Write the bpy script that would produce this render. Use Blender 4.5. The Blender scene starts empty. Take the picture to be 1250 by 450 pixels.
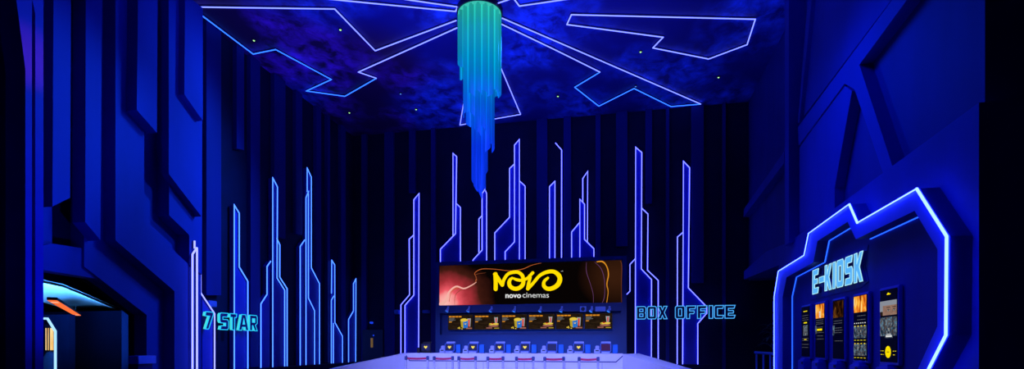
import bpy, bmesh, math, random
from mathutils import Vector
from mathutils.geometry import tessellate_polygon
random.seed(7)
S = bpy.context.scene
COL = S.collection

# ------------------------------------------------------------------ camera
F, CX, HY, EYE = 659.0, 625.0, 420.0, 1.3
YAW = math.atan(140 / 659)
CS, SN = math.cos(YAW), math.sin(YAW)
cam = bpy.data.objects.new('camera', bpy.data.cameras.new('camera'))
COL.objects.link(cam)
cam.location = (0, 0, EYE)
cam.rotation_euler = (math.pi / 2, 0, YAW)
cam.data.sensor_width = 36
cam.data.lens = F / 1250 * 36
cam.data.shift_y = (HY - 225) / 1250
cam.data.clip_end = 200
S.camera = cam

def ray(u, v):
    a = u - CX
    return Vector((a * CS - F * SN, a * SN + F * CS, HY - v))
def onX(u, v, X):
    d = ray(u, v); t = X / d.x
    return Vector((X, d.y * t, EYE + d.z * t))
def onY(u, v, Y):
    d = ray(u, v); t = Y / d.y
    return Vector((d.x * t, Y, EYE + d.z * t))
def onZ(u, v, Z):
    d = ray(u, v); t = (Z - EYE) / d.z
    return Vector((d.x * t, d.y * t, Z))

# ------------------------------------------------------------------ materials
MATS = {}
def mat(name, col, rough=0.6, metal=0.0, emit=None, estr=1.0, noise=0.0, scale=3.0, stretch=None, spec=0.5, coat=0.0, alpha=None, trans=0.0):
    if name in MATS: return MATS[name]
    m = bpy.data.materials.new(name); m.use_nodes = True
    nt = m.node_tree; b = nt.nodes['Principled BSDF']
    b.inputs['Base Color'].default_value = (*col, 1)
    b.inputs['Roughness'].default_value = rough
    b.inputs['Metallic'].default_value = metal
    b.inputs['Specular IOR Level'].default_value = spec
    b.inputs['Coat Weight'].default_value = coat
    b.inputs['Transmission Weight'].default_value = trans
    if emit:
        b.inputs['Emission Color'].default_value = (*emit, 1)
        b.inputs['Emission Strength'].default_value = estr
    if noise:
        tc = nt.nodes.new('ShaderNodeTexCoord'); mp = nt.nodes.new('ShaderNodeMapping')
        if stretch: mp.inputs['Scale'].default_value = stretch
        n = nt.nodes.new('ShaderNodeTexNoise'); n.inputs['Scale'].default_value = scale; n.inputs['Detail'].default_value = 6
        r = nt.nodes.new('ShaderNodeValToRGB')
        r.color_ramp.elements[0].position = .3; r.color_ramp.elements[1].position = .7
        r.color_ramp.elements[0].color = (*[c * (1 - noise) for c in col], 1)
        r.color_ramp.elements[1].color = (*[min(1, c * (1 + noise)) for c in col], 1)
        L = nt.links
        L.new(tc.outputs['Object'], mp.inputs[0]); L.new(mp.outputs[0], n.inputs[0])
        L.new(n.outputs['Fac'], r.inputs[0]); L.new(r.outputs[0], b.inputs['Base Color'])
    MATS[name] = m
    return m
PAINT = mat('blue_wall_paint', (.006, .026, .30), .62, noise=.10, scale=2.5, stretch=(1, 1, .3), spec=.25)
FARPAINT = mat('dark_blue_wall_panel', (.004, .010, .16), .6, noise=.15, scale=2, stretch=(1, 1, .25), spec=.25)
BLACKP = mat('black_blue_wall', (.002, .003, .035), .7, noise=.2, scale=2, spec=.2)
GLOSSP = mat('glossy_blue_panel', (.045, .008, .36), .5, noise=.1, scale=3, spec=.15)
DARK = mat('dark_navy_plastic', (.01, .014, .05), .45, noise=.1)
FLOORM = mat('dark_polished_floor', (.015, .018, .06), .12, noise=.2, scale=4)
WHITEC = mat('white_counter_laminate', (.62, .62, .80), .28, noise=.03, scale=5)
GROOVE = mat('dark_groove', (.02, .02, .12), .6)
STEEL = mat('brushed_steel', (.36, .36, .50), .55, .4, noise=.05, scale=20)
BELT = mat('crimson_belt', (.55, .02, .10), .8, noise=.15, scale=30)
BLACKPL = mat('black_plastic', (.012, .012, .016), .4)
UNITM = mat('blue_laminate_unit', (.003, .038, .18), .5, noise=.08, scale=2)
BOARD = mat('blue_backing_board', (.006, .015, .42), .6, noise=.1, scale=2)
def emis(name, c, s=1.0):
    return mat(name, (0, 0, 0), .5, emit=c, estr=s, spec=0)
N_BACK = emis('neon_blue_white', (.40, .46, 5.0))
N_LEFT = emis('neon_azure', (.15, .50, 3.2))
N_NEAR = emis('neon_pale_violet', (.55, .60, 3.2))
N_CEIL = emis('neon_ceiling_white', (.40, .50, 3.6))
N_CEILB = emis('neon_ceiling_azure', (.06, .36, 3.2))
N_KIOSK = emis('neon_kiosk_white', (.55, .95, 20.0))
N_KIOSK2 = emis('neon_kiosk_blue', (.03, .20, 2.2))
L_CYAN = emis('letter_edge_cyan', (.02, .62, 1.1))
L_AQUA = emis('letter_side_aqua', (.06, .75, .80))
L_BLUE = emis('letter_edge_blue', (.05, .30, .95))
L_FACE = emis('letter_face_light_blue', (.10, .45, .95))
L_RIM = emis('letter_rim_white', (.42, .85, 1.0))

# ------------------------------------------------------------------ mesh helpers
class MB:
    def __init__(s): s.v, s.f, s.m = [], [], []
    def add(s, vs, fs, mi=0):
        o = len(s.v); s.v += [Vector(p) for p in vs]
        for f in fs: s.f.append([i + o for i in f]); s.m.append(mi)
        return s
    def box(s, x0, x1, y0, y1, z0, z1, mi=0, c=0):
        if c <= 0:
            vs = [(x, y, z) for x in (x0, x1) for y in (y0, y1) for z in (z0, z1)]
            s.add(vs, [(0,1,3,2),(4,6,7,5),(0,4,5,1),(2,3,7,6),(0,2,6,4),(1,5,7,3)], mi)
        else:   # bevelled box
            bm = bmesh.new(); bmesh.ops.create_cube(bm, size=1)
            for v in bm.verts:
                v.co = Vector(((x0+x1)/2 + v.co.x*(x1-x0), (y0+y1)/2 + v.co.y*(y1-y0), (z0+z1)/2 + v.co.z*(z1-z0)))
            bmesh.ops.bevel(bm, geom=bm.edges[:], offset=c, segments=2, affect='EDGES')
            bm.verts.index_update()
            s.add([v.co.copy() for v in bm.verts], [[v.index for v in f.verts] for f in bm.faces], mi); bm.free()
        return s
    def prism(s, loops, fn, d0, d1, mi=0, side_mi=None):
        """loops: 2-D outlines (first outer, others holes); fn(a,b,d) -> world"""
        if side_mi is None: side_mi = mi
        if not isinstance(loops[0][0], (tuple, list, Vector)) or len(loops[0]) == 2 and not isinstance(loops[0][0], (tuple, list, Vector)): loops = [loops]
        flat = [p for l in loops for p in l]
        tris = tessellate_polygon([[Vector((p[0], p[1], 0)) for p in l] for l in loops])
        n = len(flat)
        vs = [fn(p[0], p[1], d0) for p in flat] + [fn(p[0], p[1], d1) for p in flat]
        o = len(s.v); s.v += [Vector(p) for p in vs]
        for t in tris:
            s.f.append([o + i for i in t]); s.m.append(mi)
            s.f.append([o + n + i for i in reversed(t)]); s.m.append(mi)
        k = 0
        for l in loops:
            q = len(l)
            for i in range(q):
                j = (i + 1) % q
                s.f.append([o + k + i, o + k + j, o + n + k + j, o + n + k + i]); s.m.append(side_mi)
            k += q
        return s
    def cyl(s, p0, p1, r0, r1=None, n=12, mi=0, caps=True):
        r1 = r0 if r1 is None else r1
        p0, p1 = Vector(p0), Vector(p1); d = (p1 - p0).normalized()
        a = d.orthogonal().normalized(); b = d.cross(a)
        vs = []
        for p, r in ((p0, r0), (p1, r1)):
            for i in range(n):
                t = 2 * math.pi * i / n
                vs.append(p + (a * math.cos(t) + b * math.sin(t)) * r)
        fs = [(i, (i+1) % n, n + (i+1) % n, n + i) for i in range(n)]
        if caps: fs += [tuple(range(n))[::-1], tuple(range(n, 2*n))]
        return s.add(vs, fs, mi)
    def tube(s, pts, nrm, r, closed=False, mi=0, n=6, flat=1.0):
        """mitred tube along a planar polyline; nrm = plane normal"""
        pts = [Vector(p) for p in pts]; nrm = Vector(nrm).normalized(); q = len(pts); vs = []
        for i, p in enumerate(pts):
            if closed: a, b = pts[i-1], pts[(i+1) % q]
            else: a, b = (pts[i-1] if i else None), (pts[i+1] if i < q-1 else None)
            d1 = (p - a).normalized() if a is not None else None
            d2 = (b - p).normalized() if b is not None else None
            if d1 is None: d1 = d2
            if d2 is None: d2 = d1
            n1 = d1.cross(nrm).normalized(); n2 = d2.cross(nrm).normalized()
            m = (n1 + n2)
            m = m.normalized() if m.length > 1e-4 else n1
            k = min(2.2, 1 / max(.3, m.dot(n1)))
            for j in range(n):
                t = 2 * math.pi * (j + .5) / n
                vs.append(p + m * (math.cos(t) * r * k) + nrm * (math.sin(t) * r * flat))
        fs = []
        for i in range(q if closed else q - 1):
            a, b = i * n, ((i + 1) % q) * n
            for j in range(n): fs.append((a + j, a + (j+1) % n, b + (j+1) % n, b + j))
        if not closed: fs += [tuple(range(n))[::-1], tuple(range((q-1)*n, q*n))]
        return s.add(vs, fs, mi)
    def ribbon(s, pts, ws, fn, mi=0, d=0.0, sub=6):
        """smooth flat stroke: pts 2-D control points, ws widths, fn(a,b,d) -> world"""
        P, W = [], []
        q = len(pts)
        for i in range(q - 1):
            p0, p1, p2, p3 = (Vector(pts[max(0, i-1)]), Vector(pts[i]), Vector(pts[i+1]), Vector(pts[min(q-1, i+2)]))
            for k in range(sub):
                t = k / sub
                P.append(.5 * ((2*p1) + (p2-p0)*t + (2*p0-5*p1+4*p2-p3)*t*t + (3*p1-p0-3*p2+p3)*t**3))
                W.append(ws[i] * (1-t) + ws[i+1] * t)
        P.append(Vector(pts[-1])); W.append(ws[-1])
        vs = []
        for i, p in enumerate(P):
            t = (P[min(i+1, len(P)-1)] - P[max(i-1, 0)]).normalized()
            nn = Vector((-t.y, t.x)) * W[i] / 2
            vs += [fn(p.x + nn.x, p.y + nn.y, d), fn(p.x - nn.x, p.y - nn.y, d)]
        s.add(vs, [(2*i, 2*i+1, 2*i+3, 2*i+2) for i in range(len(P) - 1)], mi)
        for idx in (0, len(P) - 1):
            if W[idx] > 0:
                c, r = P[idx], W[idx] / 2
                s.add([fn(c.x + r*math.cos(a*math.pi/6), c.y + r*math.sin(a*math.pi/6), d + .0004) for a in range(12)], [tuple(range(12))], mi)
        return s

def wloc(o):
    v = Vector((0, 0, 0))
    while o: v = v + o.location; o = o.parent
    return v
def obj(name, mb, mats, parent=None, smooth=False, label=None):
    if not isinstance(mats, (list, tuple)): mats = [mats]
    if parent: org = wloc(parent); loc = Vector((0, 0, 0))
    else:
        xs = [v.x for v in mb.v]; ys = [v.y for v in mb.v]; zs = [v.z for v in mb.v]
        org = Vector(((min(xs)+max(xs))/2, (min(ys)+max(ys))/2, min(zs))); loc = org.copy()
    me = bpy.data.meshes.new(name)
    me.from_pydata([v - org for v in mb.v], [], mb.f)
    for m in mats: me.materials.append(m)
    me.polygons.foreach_set('material_index', mb.m)
    bm = bmesh.new(); bm.from_mesh(me); bmesh.ops.recalc_face_normals(bm, faces=bm.faces); bm.to_mesh(me); bm.free()
    if smooth:
        for p in me.polygons: p.use_smooth = True
    o = bpy.data.objects.new(name, me); COL.objects.link(o)
    o.location = loc
    if parent: o.parent = parent
    if label: o['label'] = label
    return o
def thing(name, label, cat, loc, group=None):
    o = bpy.data.objects.new(name, None); COL.objects.link(o); o.location = loc
    o.empty_display_size = .1
    o['label'] = label; o['category'] = cat
    if group: o['group'] = group
    return o
def tag(o, label, cat, group=None):
    o['label'] = label; o['category'] = cat
    if group: o['group'] = group
    return o
def struct(name, mb, m, smooth=False):
    o = obj(name, mb, m, None, smooth); o['kind'] = 'structure'; return o
def dup(root, loc, label=None):
    r = root.copy(); COL.objects.link(r); r.location = loc
    if label: r['label'] = label
    for ch in list(root.children):
        c = ch.copy(); COL.objects.link(c); c.parent = r
        for g in ch.children:
            d = g.copy(); COL.objects.link(d); d.parent = c
    return r
def YZ(a, b, d): return Vector((d, a, b))      # (y, z, x)
def XZ(a, b, d): return Vector((a, d, b))      # (x, z, y)
def XY(a, b, d): return Vector((a, b, d))
def pxX(pts, X, zt=None):
    """pixels to (y,z) on the plane x = X; 'T' = panel top height, 'B' = floor"""
    out = []
    for u, v in pts:
        if v == 'T': p = onX(u, 0, X); out.append((p.y, 7.25))
        elif v == 'C': p = onX(u, 0, X); out.append((p.y, 7.595))
        elif v == 'B': p = onX(u, 400, X); out.append((p.y, 0.003))
        else: p = onX(u, v, X); out.append((p.y, p.z))
    return out

# ------------------------------------------------------------------ setting
XL, XR, YB, ZC = -8.1, 3.1, 15.0, 7.6
struct('floor', MB().box(-20.5, 4.6, -3, 16, -.2, 0), FLOORM)

def ceiling_mat():
    m = bpy.data.materials.new('printed_nebula_ceiling'); m.use_nodes = True
    nt = m.node_tree; L = nt.links; b = nt.nodes['Principled BSDF']; b.inputs['Roughness'].default_value = .55
    b.inputs['Specular IOR Level'].default_value = .3
    tc = nt.nodes.new('ShaderNodeTexCoord')
    mp = nt.nodes.new('ShaderNodeMapping'); mp.inputs['Scale'].default_value = (1, .8, 1)
    n1 = nt.nodes.new('ShaderNodeTexNoise'); n1.inputs['Scale'].default_value = .42; n1.inputs['Detail'].default_value = 2
    n2 = nt.nodes.new('ShaderNodeTexNoise'); n2.inputs['Scale'].default_value = 2.9; n2.inputs['Detail'].default_value = 7; n2.inputs['Roughness'].default_value = .62; n2.inputs['Distortion'].default_value = .35
    n3 = nt.nodes.new('ShaderNodeTexNoise'); n3.inputs['Scale'].default_value = .35; n3.inputs['Detail'].default_value = 1
    L.new(tc.outputs['Object'], mp.inputs[0])
    for n in (n1, n2, n3): L.new(mp.outputs[0], n.inputs[0])
    r1 = nt.nodes.new('ShaderNodeValToRGB'); r1.color_ramp.elements[0].position = .42; r1.color_ramp.elements[1].position = .58
    r2 = nt.nodes.new('ShaderNodeValToRGB'); r2.color_ramp.elements[0].position = .38; r2.color_ramp.elements[1].position = .72
    L.new(n1.outputs['Fac'], r1.inputs[0]); L.new(n2.outputs['Fac'], r2.inputs[0])
    mu = nt.nodes.new('ShaderNodeMath'); mu.operation = 'MULTIPLY'; L.new(r1.outputs[0], mu.inputs[0]); L.new(r2.outputs[0], mu.inputs[1])
    # the print turns from violet over the left side to pure blue elsewhere
    sx = nt.nodes.new('ShaderNodeSeparateXYZ'); L.new(tc.outputs['Object'], sx.inputs[0])
    xr = nt.nodes.new('ShaderNodeMapRange'); xr.inputs[1].default_value = -4.6; xr.inputs[2].default_value = -1.2; xr.inputs[3].default_value = .0; xr.inputs[4].default_value = .30
    L.new(sx.outputs[0], xr.inputs[0])
    hx = nt.nodes.new('ShaderNodeMath'); hx.operation = 'ADD'; hh = nt.nodes.new('ShaderNodeMath'); hh.operation = 'MULTIPLY'; hh.inputs[1].default_value = .75
    L.new(n3.outputs['Fac'], hh.inputs[0]); L.new(hh.outputs[0], hx.inputs[0]); L.new(xr.outputs[0], hx.inputs[1])
    hue = nt.nodes.new('ShaderNodeValToRGB')
    hue.color_ramp.elements[0].position = .40; hue.color_ramp.elements[0].color = (.30, .05, .95, 1)
    hue.color_ramp.elements[1].position = .52; hue.color_ramp.elements[1].color = (.03, .16, 1.0, 1)
    L.new(hx.outputs[0], hue.inputs[0])
    base = nt.nodes.new('ShaderNodeValToRGB')
    base.color_ramp.elements[0].position = .40; base.color_ramp.elements[0].color = (.030, .004, .06, 1)
    base.color_ramp.elements[1].position = .55; base.color_ramp.elements[1].color = (.006, .008, .17, 1)
    L.new(hx.outputs[0], base.inputs[0])
    mx = nt.nodes.new('ShaderNodeMix'); mx.data_type = 'RGBA'
    L.new(mu.outputs[0], mx.inputs[0]); L.new(base.outputs[0], mx.inputs[6]); L.new(hue.outputs[0], mx.inputs[7])
    L.new(mx.outputs[2], b.inputs['Base Color'])
    return m
struct('ceiling', MB().box(-8.6, 4.6, -3, 15.3, ZC, ZC + .2), ceiling_mat())
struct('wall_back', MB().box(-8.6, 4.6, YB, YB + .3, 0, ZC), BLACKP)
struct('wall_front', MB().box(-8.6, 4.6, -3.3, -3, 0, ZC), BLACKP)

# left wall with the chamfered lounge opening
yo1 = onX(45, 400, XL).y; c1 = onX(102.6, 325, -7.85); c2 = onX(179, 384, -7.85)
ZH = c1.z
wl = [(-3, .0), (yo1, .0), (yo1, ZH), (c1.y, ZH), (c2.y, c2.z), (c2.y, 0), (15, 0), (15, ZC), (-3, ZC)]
struct('wall_left', MB().prism([wl], YZ, XL, XL - .12), BLACKP)  # near-black base colour also holds the shade between the near slabs
# right wall: upper base + near return
yb = 5.54
struct('wall_right', MB().box(XR, 4.6, yb, 14.995, 2.95, ZC - .003), mat('shaded_blue_wall_paint', (.004, .014, .19), .62, noise=.10, scale=2.5, stretch=(1, 1, .3), spec=.25))  # darker copy of the wall blue, shade of the recess put into the colour
struct('wall_right_near', MB().box(4.6, 4.9, -3, 16, 0, ZC), BLACKP)

trimn = [0]
def trim(mb, m=PAINT):
    trimn[0] += 1
    return struct('trim_%d' % trimn[0], mb, m)
# --- left foreground relief slabs (all real slabs standing proud of the wall)
def slabL(pts, Xf, Xb=XL, m=PAINT): return trim(MB().prism([pxX(pts, Xf)], YZ, Xf, Xb + .0), m)
slabL([(45, 301), (63.5, 297), (103, 303), (120, 340), (45, 328)], -7.88)                                   # header band
slabL([(50, 245), (63.5, 250), (63.5, 297), (50, 300)], -7.95)
slabL([(103, 'T'), (102.6, 325), (179, 384), (179, 'B'), (238, 'B'), (238, 'T')], -7.85)                     # S2'
slabL([(141, 'T'), (141, 293), (213, 355), (213, 'B'), (245.5, 'B'), (245.5, 333), (231, 323), (176, 272), (176, 'T')], -7.62, -7.85)   # S3
slabL([(66, 'T'), (64, 252), (85.5, 241), (87, 'T')], -7.62)
slabL([(105, 'T'), (104, 270.7), (122.7, 293), (125, 'T')], -7.62, -7.85)
slabL([(169, 'T'), (167, 134), (191.5, 162), (192.5, 'T')], -7.42, -7.62)
slabL([(206, 'T'), (206.5, 262.5), (231, 286.5), (231, 323), (246.5, 335), (247, 'T')], -7.60, -7.85)
slabL([(206, 'T'), (206, 212), (246, 264), (247.3, 'T')], -7.46, -7.60)
slabL([(226, 'T'), (225, 115), (241, 138), (247.6, 147), (247.6, 'T')], -7.34, -7.46)
# near pilaster
XP = -7.0
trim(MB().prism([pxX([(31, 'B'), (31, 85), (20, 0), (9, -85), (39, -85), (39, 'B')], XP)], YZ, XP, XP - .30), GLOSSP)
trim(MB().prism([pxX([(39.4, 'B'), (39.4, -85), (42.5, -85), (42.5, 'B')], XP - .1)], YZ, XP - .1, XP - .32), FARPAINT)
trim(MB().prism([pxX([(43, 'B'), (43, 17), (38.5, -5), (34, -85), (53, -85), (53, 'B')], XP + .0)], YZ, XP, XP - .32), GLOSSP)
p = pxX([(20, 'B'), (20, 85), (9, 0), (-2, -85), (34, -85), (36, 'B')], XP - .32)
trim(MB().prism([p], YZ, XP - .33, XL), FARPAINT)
p = onX(4, 0, -7.75)
trim(MB().box(XL, -7.72, p.y - .9, p.y - .02, 0.003, ZC - .003), PAINT)

# --- far left wall slats
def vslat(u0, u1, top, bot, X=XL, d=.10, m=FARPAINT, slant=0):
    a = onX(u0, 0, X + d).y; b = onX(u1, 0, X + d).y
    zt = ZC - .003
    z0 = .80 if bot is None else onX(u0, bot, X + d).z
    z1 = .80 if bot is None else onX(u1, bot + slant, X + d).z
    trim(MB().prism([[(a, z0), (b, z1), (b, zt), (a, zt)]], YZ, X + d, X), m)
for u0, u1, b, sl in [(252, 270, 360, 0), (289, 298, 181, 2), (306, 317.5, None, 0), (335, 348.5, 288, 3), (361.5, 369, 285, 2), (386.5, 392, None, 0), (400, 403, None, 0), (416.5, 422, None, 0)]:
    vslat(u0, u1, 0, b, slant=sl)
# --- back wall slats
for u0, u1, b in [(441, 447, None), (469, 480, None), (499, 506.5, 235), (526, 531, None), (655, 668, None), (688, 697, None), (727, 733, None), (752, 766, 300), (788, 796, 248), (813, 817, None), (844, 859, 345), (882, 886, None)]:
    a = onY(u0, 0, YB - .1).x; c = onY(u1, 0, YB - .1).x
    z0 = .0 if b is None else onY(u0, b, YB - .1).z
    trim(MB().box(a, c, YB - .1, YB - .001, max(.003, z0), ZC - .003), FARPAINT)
# low plinths the wall lights stand on
pl0 = onX(247, 0, XL).y
trim(MB().box(XL, -7.80, pl0, 14.6, .003, .775), BLACKP)
trim(MB().box(-.3, 2.2, 14.72, YB - .001, .003, .775), BLACKP)

# --- right wall relief
def slabR(pts, Xf, Xb, m=PAINT): return trim(MB().prism([pxX(pts, Xf)], YZ, Xf, Xb), m)
XK = 2.93
yk = onX(1195, 0, XK).y
trim(MB().prism([[ (yk, .003), (yk, onX(1195, 125, XK).z), (onX(963, 295, XK).y, onX(963, 295, XK).z), (onX(935, 307, XK).y, onX(935, 307, XK).z),
     (onX(908, 331, XK).y, onX(908, 331, XK).z), (onX(908, 340, XK).y, 2.96), (onX(951, 340, XK).y, 2.86), (onX(951, 340, XK).y, .003)]], YZ, XK, 3.55))
slabR([(957, 185), (908, 255), (907.5, 265), (957, 199)], 2.93, XR)                                           # ledge
slabR([(963, 296), (963, 'C'), (958, 'C'), (958, 300)], 2.84, XR)                                             # pilaster
slabR([(974, 155), (1089, 0), (1120, -41), (1138, -41), (1107, 0), (1049, 79), (1097, 226), (1085, 232), (1043, 109), (1031, 102), (975, 177.5)], 2.95, XR)   # K band
slabR([(974, 150), (975.5, 150), (991, 0), (996, -41), (991, -41), (986, 0)], 2.96, XR)
slabR([(975, 150), (992, 0), (997, -41), (1119, -41), (1088, 0)], 3.02, XR)
slabR([(976, 180), (1030, 104), (1040, 111), (1019, 228), (1019, 254), (976, 285)], 2.97, XR)
# dark lounge of the far right corner, behind the railing
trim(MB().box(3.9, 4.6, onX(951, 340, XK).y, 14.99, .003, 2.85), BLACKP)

# ------------------------------------------------------------------ neon wall lights
def neon(name, label, group, polys, fn, nrm, m, r=.0125, z_floor=.78, fills=None, pd=.085):
    """polys: pixel polylines; last point v=None -> runs down to the plinth"""
    W = []
    for pl in polys:
        w = []
        for u, v in pl:
            if v is None: q = fn(u, 430); q.z = z_floor
            else: q = fn(u, v)
            w.append(q)
        W.append(w)
    allp = [q for w in W for q in w]
    base = Vector((sum(q.x for q in allp)/len(allp), sum(q.y for q in allp)/len(allp), min(q.z for q in allp)))
    t = thing(name, label, 'neon light', base, group)
    for w in W:
        # light strip runs in front of a slim metal channel fixed to the wall
        tb = obj('light_tube', MB().tube(w, nrm, r), m, t)
        off = Vector(nrm) * (r * 1.6)
        obj('mounting_channel', MB().tube([q - off for q in w], nrm, r * .8, flat=.9, n=4), DARK, tb)
    # blue backing board inside each outline, standing off the wall behind the tubes
    N = Vector(nrm)
    if fills is None: fills = [pl for pl in polys if len(pl) > 3 and pl[0][1] is None and pl[-1][1] is None]
    for pl in fills:
        w = []
        for u, v in pl:
            if v is None: q = fn(u, 430); q.z = z_floor
            else: q = fn(u, v)
            w.append(q)
        if abs(N.x) > .5: b = MB().prism([[(q.y, q.z) for q in w]], YZ, w[0].x - .032, w[0].x - .032 - pd)
        else: b = MB().prism([[(q.x, q.z) for q in w]], XZ, w[0].y + .032, w[0].y + .032 + pd)
        obj('backing_board', b, BOARD, t)
    return t
fl = lambda u, v: onX(u, v, XL + .14)
fb = lambda u, v: onY(u, v, YB - .14)
fn3 = lambda u, v: onX(u, v, -7.56)
GL, GB = 'neon outline lights on the left wall', 'neon outline lights on the back wall'
nl = 'neon_wall_light'
neon(nl, 'white neon outline with an antenna tip on the end of the bright blue panels', GL,
     [[(237.5, 293.5), (237.5, 303)], [(235, None), (235, 310), (240.5, 302)], [(240.5, 302), (240.5, None)]], fn3, (1, 0, 0), N_NEAR, .016, .3, fills=[])
neon(nl, 'single neon line bending down to the numeral 7 of the sign', GL, [[(245, 264), (245, 357), (262, 382.5), (262, None)]], fl, (1, 0, 0), N_NEAR, fills=[[(248.5, None), (248.5, 362.5), (262, 382.5), (262, None)]])
neon(nl, 'tall neon spire outline behind the letters STAR', GL, [[(286, None), (286, 250), (292, 260), (292, 325.5), (302.5, 343), (302.5, None)]], fl, (1, 0, 0), N_LEFT)
neon(nl, 'short bent neon line beside the first tall tower outline', GL, [[(318.5, None), (318.5, 370.5), (326, 359), (326, 325), (330.5, 318.5)]], fl, (1, 0, 0), N_LEFT, fills=[[(318.5, None), (318.5, 370.5), (326, 359), (326, 325), (330.5, 318.5), (330.5, None)]])
neon(nl, 'tall double-stepped neon tower outline just past the STAR letters', GL, [[(333, None), (333, 217), (338.7, 228), (338.2, 339), (347.5, 354), (347.5, None)], [(337.8, 290.5), (341.6, 298.5), (341.5, 338), (350.5, 352), (350.5, None)]], fl, (1, 0, 0), N_LEFT)
neon(nl, 'tallest stepped neon tower outline with four inner lines on the left wall', GL, [[(373.5, None), (373.5, 241), (377, 233)], [(375, 234), (375, 205), (380, 216), (380, 326.5), (390, 346), (390, None)],
     [(376.5, 236), (376.5, 363.5), (384, 379), (384, None)]], fl, (1, 0, 0), N_LEFT, fills=[[(374, None), (374, 241), (375, 205), (380, 216), (380, 326.5), (390, 346), (390, None)]])
neon(nl, 'short hooked neon line beside the tallest tower outline', GL, [[(366.5, None), (366.5, 300.5), (372, 292.5)]], fl, (1, 0, 0), N_LEFT, fills=[[(366.5, None), (366.5, 300.5), (372, 292.5), (372, None)]])
neon(nl, 'low narrow neon blade outline with a bent leg near the corner', GL, [[(404.6, 358), (405, 317.5), (408.6, 323), (408.7, 393), (418, 410), (418, None)], [(407.5, 361), (404.5, 366), (404.5, None)], [(407, 394), (407, None)]], fl, (1, 0, 0), N_LEFT, fills=[[(404.6, None), (405, 317.5), (408.6, 323), (408.7, 393), (418, 410), (418, None)]])
neon(nl, 'lowest neon blade outline, last before the room corner', GL, [[(425.5, None), (425.5, 389.5), (431.5, 379), (431.5, 346), (434.5, 340), (434.2, None)]], fl, (1, 0, 0), N_LEFT)
neon(nl, 'neon spire outline with two lines bending outward, left of the menu unit', GB, [[(511, None), (511.5, 236), (505.2, 243.6), (505.2, 360), (494.4, 372.3), (494.4, None)], [(505.2, 286.5), (499.5, 291.6), (500, 359.4), (489.4, 371.8), (489.4, None)]], fb, (0, -1, 0), N_BACK)
neon(nl, 'tall neon spire over the left end of the cinema screen', GB, [[(537.6, None), (537.6, 304), (556, 285), (557.4, 191), (553, 187), (553, 288)], [(557.4, 248.5), (562, 253), (562, None)]], fb, (0, -1, 0), N_BACK, fills=[[(537.6, None), (537.6, 304), (553, 288), (553, 187), (557.4, 191), (557.4, 248.5), (562, 253), (562, None)]])
neon(nl, 'neon spire whose tip hides behind the chandelier', GB, [[(584.6, 308), (584.6, 267), (588.5, 263)], [(577.4, 317), (588.5, 305), (588.5, 236), (592, 231), (594, 236), (594, None)], [(577.4, 317), (577.4, None)]], fb, (0, -1, 0), N_BACK, fills=[[(577.4, None), (577.4, 317), (588.5, 305), (588.5, 236), (592, 231), (594, 236), (594, None)]])
neon(nl, 'highest neon spire above the cinema screen, with stepped side lines', GB, [[(604, None), (604, 284), (622, 265), (622, 205.5), (628, 200)], [(616.7, None), (616.7, 307), (628, 295), (628, 177), (634, 170), (634, None)], [(634, 220.5), (641, 227), (641, None)]], fb, (0, -1, 0), N_BACK, fills=[[(616.7, None), (616.7, 307), (628, 295), (628, 177), (634, 170), (634, 220.5), (641, 227), (641, None)], [(604, None), (604, 284), (622, 265), (622, 205.5), (628, 200), (628, 295), (616.7, 307), (616.7, None)]])
neon(nl, 'pair of open neon lines above the middle right of the screen', GB, [[(670.8, None), (670.8, 227.6), (677.4, 221), (677.4, None)], [(678, 174.3), (685.6, 183), (685.3, None)]], fb, (0, -1, 0), N_BACK, fills=[[(670.8, None), (670.8, 227.6), (677.4, 221), (677.4, None)]])
neon(nl, 'stepped neon outline of three blades above the right end of the screen', GB, [[(711.4, 246), (711.4, 217.7), (717.4, 209), (717, 295)], [(707.8, None), (707.8, 243), (713.5, 249), (713.5, 292), (725, 303.4), (725, None)], [(697.8, None), (697.8, 283), (707.8, 271)]], fb, (0, -1, 0), N_BACK, fills=[[(697.8, None), (697.8, 283), (707.8, 271), (707.8, 243), (713.5, 249), (713.5, 292), (725, 303.4), (725, None)]])
neon(nl, 'tall neon spire crossing the word BOX, bending twice to the right', GB, [[(775.5, None), (776, 179.6), (783.4, 186), (782.9, 328), (795.3, 341), (795.1, None)], [(783.4, 254), (791, 261), (790.4, 329.5), (803.5, 342), (803.5, None)], [(776, 315), (769, 322.5), (769, 355), (765, 359)]], fb, (0, -1, 0), N_BACK)
neon(nl, 'neon spire crossing the word OFFICE with an arrow-like bend', GB, [[(833.3, None), (834.3, 196.7), (841.8, 204.5), (840.2, 351), (862.7, 374.3), (862.7, 382), (851.8, 394.5), (851.8, None)], [(833.6, 283.5), (827, 289), (826.7, None)]], fb, (0, -1, 0), N_BACK)

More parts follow.
